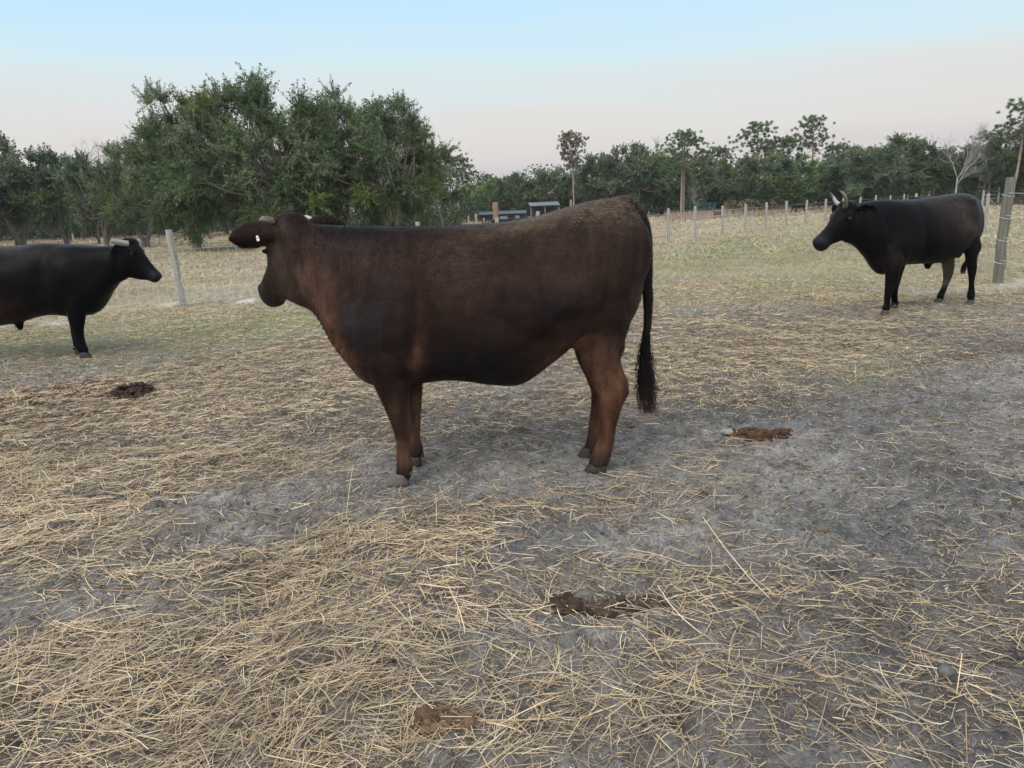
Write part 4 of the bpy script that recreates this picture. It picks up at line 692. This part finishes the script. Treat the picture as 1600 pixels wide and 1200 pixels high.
def trees():
    B1 = make_oak(1, 8, 8.2, 96, 27, 64, .10, tone=(.085, .125, .062), skirt=.09, moss=.35); B2 = make_oak(2, 8, 8, 92, 27, 64, .10, skirt=.09, moss=.3); B3 = make_oak(8, 8, 8, 66, 24, 46, .10, skirt=.18, moss=.2, tone=(.078, .115, .06), up=.3)
    F1 = make_oak(3, 8, 8, 66, 22, 42, .16, skirt=.15, stems=3, tone=(.095, .128, .088)); F2 = make_oak(4, 8, 8, 66, 22, 42, .16, skirt=.10, tone=(.10, .138, .088), stems=2); F3 = make_oak(5, 8, 8, 60, 22, 36, .16, skirt=.15, tone=(.09, .118, .09), up=.55, stems=4); F4 = make_oak(6, 8, 7, 60, 22, 42, .15, skirt=.05, tone=(.15, .21, .095), moss=0, stems=2)  # haze painted into the bluish grey leaf tones of the first three
    big = 'big live oaks left of the steer'; lo = 'oaks in the grove on the left'; ro = 'oaks of the tree line on the right'
    for px, d, ty, wp, m, rz, lab in ((300, 36, 132, 215, B2, 1., 'leftmost of the four big oaks, with a trunk seen beside the left steer ear'), (420, 34, 109, 265, B1, 0.3, 'tallest dark green oak rising above the steer head'), (525, 36, 122, 225, B3, 2.2, 'big oak with spiky top above the steer shoulders'), (612, 35, 142, 235, B2, 4.2, 'rightmost broad big oak sloping down to the right, above the steer back')):
        place_tree('oak_tree', m, px, d, ty, lab, 'tree', 8, wp, 8.2, big, rz)
    for px, d, ty, wp, m, lab in ((-60, 47, 205, 220, F1, 'oak at the far left edge of the grove'), (30, 49, 212, 165, F3, 'dark oak behind the left bull hindquarters'), (98, 50, 224, 135, F1, 'second dark oak of the left grove, above the left bull back'), (160, 45, 232, 130, F3, 'sparse oak with several thin dark stems above the left bull withers'), (222, 42, 192, 165, B3, 'leaning oak with open crown left of the big oaks'), (350, 62, 235, 170, F2, 'farther oak seen between the trunks of the big oaks'), (250, 66, 250, 190, F1, 'far oak behind the fallen branch'), (470, 60, 235, 200, F3, 'far oak behind the steer head'), (-10, 70, 255, 200, F2, 'far low oak at the back of the left grove'), (130, 72, 262, 220, F1, 'far low oak behind the stems of the left grove'), (640, 58, 240, 160, F1, 'oak filling in behind the rightmost big oak')):
        place_tree('oak_tree', m, px, d, ty, lab, 'tree', 8, wp, 8, lo)
    for px, d, ty, wp, m, lab in ((-330, 50, 205, 240, F2, 'oak well beyond the left edge, farthest out'), (-200, 48, 200, 220, F3, 'oak beyond the left edge of the grove'), (-480, 52, 215, 260, F1, 'outermost oak beyond the left edge')):
        place_tree('oak_tree', m, px, d, ty, lab, 'tree', 8, wp, 8, lo)
    for i, (px, d, ty, wp, m, lab) in enumerate(((742, 82, 280, 75, F4, 'pale yellow green tree right of the small pine by the big oak'), (782, 80, 272, 80, F4, 'light green tree left of the tin roof shed'), (808, 76, 264, 95, F1, 'rounded oak above the tin roof shed'), (858, 75, 260, 100, F2, 'oak behind the bare flat topped pine'), (905, 74, 262, 80, F3, 'low oak at the foot of the flat topped pine'), (945, 70, 226, 120, F3, 'grey green oak right of the flat topped pine'), (992, 69, 216, 125, F1, 'tall grey green oak above the steer hips'), (1040, 70, 236, 110, F2, 'oak left of the twin trunk pine'), (1098, 74, 240, 105, F1, 'oak right of the twin trunk pine'), (1140, 76, 244, 90, F4, 'small light oak above the brown calf'), (1190, 64, 236, 150, F2, 'broad low oak above the middle fence posts'), (1238, 72, 234, 100, F4, 'bright green tree under the open crowned pine'), (1290, 70, 240, 95, F4, 'light green tree above the right bull horns'), (1332, 66, 222, 130, F1, 'oak above the right bull head'), (1385, 60, 206, 155, F2, 'broad oak with pale forked trunk above the right bull withers'), (1436, 62, 214, 130, F1, 'oak above the right bull back'), (1472, 68, 228, 90, F4, 'oak just left of the bare grey tree'), (1535, 60, 210, 110, F3, 'dark oak right of the bare grey tree'), (1580, 62, 222, 120, F1, 'dark oak behind the thick old post'), (1650, 60, 195, 150, F3, 'oak at the right edge of the tree line'))):
        place_tree('oak_tree', m, px, d, ty, lab, 'tree', 8, wp, 8 if m is not F4 else 7, ro)
    P1 = make_pine(1, 12, 5, .42, 60); P2 = make_pine(2, 12, 6, .52, 90, 2); P3 = make_pine(3, 12, 5, .45, 42, 1, (.10, .155, .075)); P4 = make_pine(4, 12, 5, .38, 60, 1, (.16, .15, .10), True)
    pg = 'tall pines standing in the tree line'
    for px, d, ty, wp, m, lab in ((717, 62, 243, 52, P1, 'short pine with a pale thin trunk right of the big oaks'), (897, 66, 211, 50, P4, 'thin pine with flat browned crown'), (1066, 62, 208, 64, P2, 'pine with twin trunks and dense bright crown right of the steer rump'), (1118, 84, 230, 50, P1, 'small pine right of the twin trunk pine'), (1188, 82, 194, 70, P3, 'pine with open rounded crown above the broad low oak'), (1216, 84, 214, 60, P1, 'lower pine between the two open crowned pines'), (1272, 80, 186, 60, P3, 'tallest open crowned pine of the right tree line'), (1308, 82, 225, 50, P1, 'small pine above the right bull horns'), (1548, 60, 208, 66, P3, 'pine with clumpy crown left of the thick old post'), (1580, 56, 160, 84, P3, 'tall pine standing directly behind the thick old post'), (1612, 58, 205, 70, P4, 'brown leaning pine at the right edge'), (755, 90, 275, 50, P3, 'far pine above the pale yellow green tree')):
        place_tree('pine_tree', m, px, d, ty, lab, 'tree', 12, wp, 5.6, pg)
    D1 = make_bare(21, 8, .42, 6); D2 = make_bare(2, 8, .55, 5, M_bark); D3 = make_bare(9, 8, .9, 5)
    for px, d, ty, wp, m, lab in ((1496, 57, 198, None, D1, 'bare pale grey tree above the right bull hindquarters'), (690, 40, 188, None, D2, 'leafless tree top at the right end of the big oaks'), (150, 52, 206, None, D2, 'leafless twiggy tree rising from the left grove'), (1010, 74, 208, None, D2, 'leafless tree top above the steer hips'), (1452, 70, 205, None, D2, 'thin leafless tree left of the bare grey tree'), (1604, 60, 142, None, D2, 'leafless tree top in the upper right'), (1085, 66, 275, None, D3, 'small bare tree right of the twin trunk pine'), (20, 54, 205, None, D2, 'leafless tree top at the left edge of the grove')):
        place_tree('bare_tree', m, px, d, ty, lab, 'tree', 8*1.02, wp, 8, 'bare trees')
    # far wood behind, reads as one mass
    n = 270000; X = RNG.uniform(-190, 190, n); dist = 92+RNG.uniform(0, 14, n); top = 4.2+3.2*fbm(np.stack([X, 0*X], 1), 7, 3, 201)
    k = RNG.random(n) < .9; Z = RNG.random(n)**1.1*top; q = fbm(np.stack([X, dist, Z], 1), 1.1, 2, 205); k &= q > .38+.18*(Z/top)
    P = np.stack([X, dist, Z+.1], 1)[k]; c = np.array([.06, .082, .06])*(.5+1.1*q[k])[:, None]*RNG.uniform(.7, 1.3, (len(P), 1)); V, F, c = leaves(P, 0, .42, .26, c)
    tag(link('far_wood', mkmesh('far_wood', V, F, c), M_leaf), kind='stuff')
    # brush under the trees
    g = G()
    for (p0, p1, d0, d1, n, hh, tone) in ((690, 1330, 72, 82, 30000, 2.6, (.04, .052, .036)), (1300, 1680, 66, 78, 22000, 2.6, (.04, .052, .036)), (440, 720, 44, 60, 22000, 1.6, (.06, .07, .045)), (-160, 440, 74, 84, 26000, 1.8, (.05, .06, .045)), (1130, 1230, 60, 68, 3000, 1.4, (.12, .10, .07))):
        dd = RNG.uniform(d0, d1, n); u_ = RNG.uniform(p0, p1, n); X = (at(0, 1)[0]+(at(1600, 1)[0]-at(0, 1)[0])*u_/1600)*dd; tp_ = hh*(.25+fbm(np.stack([X, dd], 1), 2.2, 3, 211)); Z = RNG.random(n)*tp_
        q = fbm(np.stack([X, dd, Z], 1), .7, 2, 215); k = q > .42; P = np.stack([X, dd, Z], 1)[k]; c = np.array(tone)*(.5+q[k])[:, None]*RNG.uniform(.7, 1.4, (len(P), 1)); g.add(*leaves(P, 0, .26, .16, c))
    tag(g.obj('undergrowth', M_leaf), kind='stuff')
# ------------------------------------------------------------------ fences, posts, buildings
def post_mesh(h, r, m=9, seed=0, sq=False):
    n = 8; z = np.linspace(-.15, h, n); rr = np.random.default_rng(seed); P = np.stack([rr.normal(0, r*.08, n), rr.normal(0, r*.08, n), z], 1); R = np.full(n, r)*rr.uniform(.92, 1.06, n); R[-1] *= .93
    th = np.linspace(0, 2*np.pi, m, endpoint=False)+.4; k = 1+.06*rr.normal(0, 1, m)
    if sq: k = 1/np.maximum(np.abs(np.cos(th-.4)), np.abs(np.sin(th-.4)))*.95
    V, F = loft(P[:, None]+np.stack([np.cos(th)*k, np.sin(th)*k, 0*th], -1)[None]*R[:, None, None]); return mkmesh('post', V, F, None, False)
def fences():
    a = at(0, 1)
    p0 = gnd(287, 479); p1 = gnd(1045, 378); d = p1-p0; L = np.linalg.norm(d[:2]); u = d/L
    f = empty('wire_fence', (p0[0], p0[1], 0)); tag(f, 'long wire mesh fence with a row of pale round posts', 'fence')
    ts = [-5.2, -2.6, 0, 2.9, 5.8, 8.6, 11.4, 14.1]; ts += list(L+np.array([0, 2.1, 4.6, 6.9, 9.3, 11.9, 14.7, 17.8, 21, 24.4, 28, 31.8, 35.8, 40, 44.5]))
    px_snap = {}
    for i, t in enumerate(ts):
        q = u*t; h = 1.16 if t != 0 else 1.34; o = link('post', post_mesh(h+random.uniform(-.04, .05), .058 if t > 1 else .062, seed=i), M_post, f); o.location = (q[0], q[1], gh(p0[0]+q[0], p0[1]+q[1])[0]); o.rotation_euler = (random.uniform(-.02, .02), random.uniform(-.03, .02) if t != 0 else -.055, random.random() if t != 0 else 0)
    g = G(); w_ = .0024; zs = [.06, .17, .29, .43, .6, .78, .98]; nrm = np.array([-u[1], u[0], 0])
    off = nrm*-.065
    for z in zs:
        for j in range(len(ts)-1):
            q = np.array([u*(ts[j]+(ts[j+1]-ts[j])*s)+[0, 0, z-.012*math.sin(math.pi*s)] for s in np.linspace(0, 1, 6)])+off; g.add(*tube(q, w_ if ts[j] < 20 else .003, 3, (0, 0, 1)))
    t = ts[0]
    while t < 26:
        q = np.array([u*t+[0, 0, .05], u*(t+random.uniform(-.01, .01))+[0, 0, .98]])+off; g.add(*tube(q, w_*.8, 3, nrm)); t += .17
    g.obj('wire_mesh', M_wire, f)
    # right: fence from the thick old corner post
    q0 = gnd(1558, 441); f2 = empty('strand_fence', (q0[0], q0[1], 0)); tag(f2, 'four strand wire fence leaving the thick leaning post on the right', 'fence')
    rp_ = empty('corner_post', (q0[0], q0[1], gh(q0[0], q0[1])[0])); tag(rp_, 'thick leaning weathered timber post behind the right bull rump', 'post')
    bpost = link('shaft', post_mesh(1.63, .076, 14, 77), M_post2, rp_); rp_.rotation_euler = (0, .025, .3)
    g = G()
    for z in (.33, .68, 1.02, 1.36):
        th = np.linspace(0, 2*np.pi, 20); link('wire_wrap', mkmesh('wire_wrap', *tube(np.stack([np.cos(th)*.083, np.sin(th)*.083, z+.02*np.sin(th)], 1), .0035, 4, (0, 0, 1))), M_wire, rp_)

    qs = [q0, gnd(1700, 470), gnd(1900, 520)]; qb = at(1546, 26); qc = at(1538, 45); qd = at(1534, 62)
    for i, q in enumerate((qs[1], qs[2], qb, qc)):
        o = link('post', post_mesh(1.25, .055, seed=50+i), M_post, f2); o.location = tuple(q-q0)
    g = G()
    for z in (.35, .7, 1.04, 1.38):
        for A, Bq in ((qs[0], qs[1]), (qs[1], qs[2])):
            P_ = np.array([(A-q0)*(1-s)+(Bq-q0)*s+[0, 0, z-.02*math.sin(math.pi*s)] for s in np.linspace(0, 1, 8)]); g.add(*tube(P_, .003, 4, (0, 0, 1)))
        for A, Bq in ((qs[0], qb), (qb, qc), (qc, qd)):
            P_ = np.array([(A-q0)*(1-s)+(Bq-q0)*s+[0, 0, z*.8-.02*math.sin(math.pi*s)] for s in np.linspace(0, 1, 8)]); g.add(*tube(P_, .0028, 4, (0, 0, 1)))
    g.obj('wire_strand', M_wire, f2)
    # standing posts seen one by one
    for i, (px, d, ty, r, mt, lab) in enumerate(((700, 52, 326, .16, M_rot, 'thick brown ragged topped post left of the small pine trunk'), (743, 46, 334, .08, M_post, 'pale broken post behind the middle of the steer back'), (774, 44, 316, .15, M_rot, 'tall reddish brown post with a broken branch above the steer back'), (840, 40, 330, .09, M_post, 'pale square post just above the steer loin'), (731, 56, 338, .06, M_post, 'thin pale post between the brown post and the broken post'), (755, 58, 340, .05, M_post, 'thin pale post right of the broken post'), (110, 66, 352, .07, M_paint, 'white post behind the left bull back'), (124, 72, 352, .07, M_paint, 'second white post right of the first behind the left bull'), (1441, 62, 294, .10, M_paint, 'tall white post above the right bull back'), (1451, 61, 296, .14, M_paint, 'widest white post above the right bull back'), (1459, 62, 294, .07, M_post, 'grey post right of the widest white post'), (1432, 58, 302, .06, M_paint, 'short white post above the right bull back'), (1419, 60, 304, .06, M_paint, 'short pale post above the right bull withers'), (1404, 61, 304, .06, M_paint, 'short pale post left of the others above the right bull withers'), (1393, 62, 305, .06, M_paint, 'pale post nearest the right bull neck'), (1378, 60, 306, .05, M_post, 'pale post above the right bull neck'), (892, 58, 312, .09, M_pbark, 'dead brown stump post left of the steer hip'))):
        p = at(px, d); h = hgt(px, ty, d); o = link('fence_post', post_mesh(h, r, 10, 90+i, sq=(i % 3 == 0)), mt); o.location = tuple(p); tag(o, lab, 'post')
        if i in (1, 2):
            pass
    # gate
    gp0, gp1 = at(1534, 64), at(1640, 60); gt = empty('pipe_gate', tuple(gp0)); tag(gt, 'pale metal pipe gate beyond the thick old post', 'gate'); dv = gp1-gp0
    for z, nme in ((1.35, 'rail'), (1.05, 'rail'), (.75, 'rail'), (.45, 'rail')): link('rail', mkmesh('rail', *tube(np.array([[0, 0, z], dv*.5+[0, 0, z], dv+[0, 0, z]]), .04, 8, (0, 0, 1))), M_gate, gt)
    for s in (0, .33, .66, 1): link('upright', mkmesh('upright', *tube(np.array([dv*s+[0, 0, -.05], dv*s+[0, 0, 1.5]]), .055, 8, (0, 1, 0))), M_gate, gt)
    # light pole
    pp = at(1562, 66); lp = empty('light_pole', tuple(pp)); tag(lp, 'slim pale light pole left of the pine trunk at the right', 'pole'); hh = hgt(1562, 238, 66)
    link('mast', mkmesh('mast', *tube(np.array([[0, 0, -.1], [0, 0, hh/2], [0, 0, hh]]), .06, 8)), M_gate, lp); link('lamp_head', mkmesh('lamp_head', *box((0.25, 0, hh), (.7, .25, .12))), M_gate, lp)
    # fallen branch
    pf = gnd(300, 374); fb = empty('fallen_branch', (pf[0], pf[1], 0)); tag(fb, 'dark fallen dead branch lying under the oaks behind the left post', 'branch'); g = G()
    D_, T_ = make_bare(33, 4.5, .8, 4, M_bark); me = T_; me2 = D_; mm = Matrix.Rotation(math.radians(74), 4, 'Y')@Matrix.Scale(1, 4)
    for m_, nn in ((me, 'limb'), (me2, 'twigs')): m_.transform(Matrix.Translation((-1.6, 0, .35))@mm); link(nn, m_, M_bark, fb)
def corrugated(w_, d, n=40):
    x = np.linspace(-w_/2, w_/2, n*4); z = .025*np.sin(np.arange(n*4)*np.pi/2); A = np.stack([x, 0*x-d/2, z], 1); B = np.stack([x, 0*x+d/2, z], 1); V = np.vstack([A, B, A-[0, 0, .01], B-[0, 0, .01]]); m = n*4
    i = np.arange(m-1); F = np.vstack([np.stack([i, i+1, i+1+m, i+m], 1), np.stack([i+2*m, i+3*m, i+1+3*m, i+1+2*m], 1)]); return V, F
def buildings():
    d = 66; p = at(850, d); s = empty('shed', tuple(p)); tag(s, 'open sided shed with a pale tin roof among the trees above the steer loin', 'shed'); w_ = 5.2
    link('wall', mkmesh('wall', *box((0, 1.4, .95), (w_, .1, 1.9))), M_siding, s)
    V, F = corrugated(w_+.5, 3.2); R = Matrix.Rotation(.14, 3, 'X'); V = V@np.array(R).T+[0, 0, 2.3]; link('roof', mkmesh('roof', V, F), M_tin, s)
    for x in (-w_/2, 0, w_/2): link('support_post', mkmesh('support_post', *box((x, -1.35, 1.0), (.12, .12, 2.1))), M_post, s)
    d = 64; p = at(785, d); b = empty('low_building', tuple(p)); tag(b, 'low dark building with grey blue roof and pale windows behind the brown post', 'building'); w_ = 4.6
    link('wall', mkmesh('wall', *box((0, 0, .85), (w_, 2.2, 1.7))), M_siding, b)
    V = np.array([[-w_/2-.2, -1.5, 1.62], [w_/2+.2, -1.5, 1.62], [w_/2+.2, 0, 2.05], [-w_/2-.2, 0, 2.05], [w_/2+.2, 1.5, 1.62], [-w_/2-.2, 1.5, 1.62], [-w_/2-.2, -1.5, 1.56], [w_/2+.2, -1.5, 1.56], [w_/2+.2, 1.5, 1.56], [-w_/2-.2, 1.5, 1.56]])
    link('roof', mkmesh('roof', V, [np.array([[0, 1, 2, 3], [3, 2, 4, 5], [0, 6, 7, 1], [5, 4, 8, 9], [6, 9, 8, 7]]), np.array([[1, 7, 2], [2, 8, 4], [2, 7, 8], [0, 3, 6], [3, 5, 9], [3, 9, 6]])]), M_dtin, b)
    for x in (.1, 1.5): wn = link('window', mkmesh('window', *box((x, -1.11, 1.05), (.95 if x < 1 else .6, .05, .6))), M_siding, b); link('pane', mkmesh('pane', *box((x, -1.14, 1.05), (.8 if x < 1 else .45, .02, .46))), M_glass, wn)
    d = 74; p = at(1092, d); t = empty('teal_shed', tuple(p)); tag(t, 'small teal metal shed behind the fence right of the steer rump', 'shed')
    link('wall', mkmesh('wall', *box((0, 0, .85), (3.3, 2.2, 1.7))), M_teal, t); V, F = corrugated(3.7, 2.8, 24); link('roof', mkmesh('roof', V@np.array(Matrix.Rotation(-.1, 3, 'X')).T+[0, 0, 1.95], F), M_teal, t)
    link('door_frame', mkmesh('door_frame', *box((.95, -1.13, .9), (.1, .05, 1.6))), M_paint, t)
    s.scale = (.45, 1, .64); b.scale = (.78, 1, .5); t.scale = (.8, 1, .6)
def dungs():
    def g1(px, py): q = gnd(px, py); return q[0], q[1]
    x, y = g1(1180, 676); clumpy('dung_pile', [(x, y, .11, .055, 420), (x+.15, y+.01, .08, .012, 90), (x-.12, y, .07, .01, 50)], 'reddish brown crumbled dung pile right of the tail', 'dung', (.075, .040, .026))
    x, y = g1(205, 620); clumpy('dung_pile', [(x, y, .19, .08, 600), (x-.15, y, .13, .03, 200)], 'dark brown dung heap in the straw below the left bull', 'dung', (.05, .032, .024))
    x, y = g1(890, 950); clumpy('dung_pile', [(x, y, .06, .03, 110), (x+.12, y-.02, .06, .008, 50), (x+.24, y-.02, .06, .008, 40), (x+.33, y, .04, .012, 40)], 'line of dark dung lumps among straw in the lower middle', 'dung', (.065, .045, .032))
    x, y = g1(680, 1125); clumpy('dung_pile', [(x, y, .055, .028, 150), (x+.09, y-.01, .03, .012, 50)], 'light brown dung pat in the straw at the bottom middle', 'dung', (.13, .085, .052))
    x, y = g1(602, 1043); clumpy('dung_lump', [(x, y, .018, .01, 8)], 'small round brown dung lump above the bottom middle pat', 'dung', (.15, .095, .06))
    x, y = g1(1098, 770); clumpy('dung_lump', [(x, y, .025, .01, 8)], 'small reddish dung lump below the reddish pile', 'dung', (.09, .05, .03))
    x, y = g1(1288, 832); clumpy('dung_lump', [(x, y, .02, .012, 7)], 'small tan dung lump on the bare dirt at the right', 'dung', (.16, .12, .085))
    x, y = g1(1160, 776); clumpy('stone', [(x, y, .035, .01, 4)], 'flat grey brown stone beside the small reddish dung lump', 'stone', (.18, .16, .14))
    x, y = g1(1485, 1060); clumpy('stone', [(x, y, .03, .012, 4)], 'grey stone at the lower right among sparse straw', 'stone', (.10, .10, .10))
    x, y = g1(1140, 676); V, F = ball((0, 0, 0), 1, 14); V = V*(1+(fbm(V+3, .6, 2)[:, None]-.5)*.5)*[.06, .035, .02]; o = link('stone', mkmesh('stone', V, F, np.tile([.3, .29, .27], (len(V), 1)), True), M_dung); o.location = (x, y, gh(x, y)[0]+.012); tag(o, 'pale stone touching the left side of the reddish dung pile', 'stone')
    for i, (px, py, s) in enumerate(((384, 470, 1), (366, 472, .6), (275, 477, .8), (75, 508, 1.2), (30, 512, .9), (1590, 440, .8), (1535, 446, .6))): pass
def haze():
    bpy.context.view_layer.update(); top = 16.; V, F = box((0, 60, (top-3)/2), (420, 420, top+3)); m = bpy.data.materials.new('haze'); m.use_nodes = True; t = m.node_tree
    t.nodes.remove(t.nodes['Principled BSDF']); v = N(t, 'ShaderNodeVolumePrincipled'); v.inputs['Color'].default_value = (.86, .93, 1, 1); v.inputs['Density'].default_value = .0004; v.inputs['Anisotropy'].default_value = 0
    t.links.new(v.outputs[0], t.nodes['Material Output'].inputs['Volume']); tag(link('haze', mkmesh('haze', V, F), m), kind='stuff')
haze()
ground(); scatter(); dungs(); fences(); buildings(); trees()
run_cattle()
small_cow('calf', 'small brown calf standing in the far field right of the steer tail', 'calf', 1122, 53, .62, 3.5, (.13, .07, .045), graze=False)
small_cow('cow', 'black cow grazing behind the far fence left of the right bull horns', 'cow', 1251, 58, .82, 3.3, (.012, .011, .012))
small_cow('cow', 'black cow showing only its back above the middle of the steer back', 'cow', 786, 38, .86, .3, (.012, .011, .012))
small_cow('cow', 'black cow showing only its back above the right bull back', 'cow', 1438, 40, 1.13, 3.4, (.012, .011, .012))
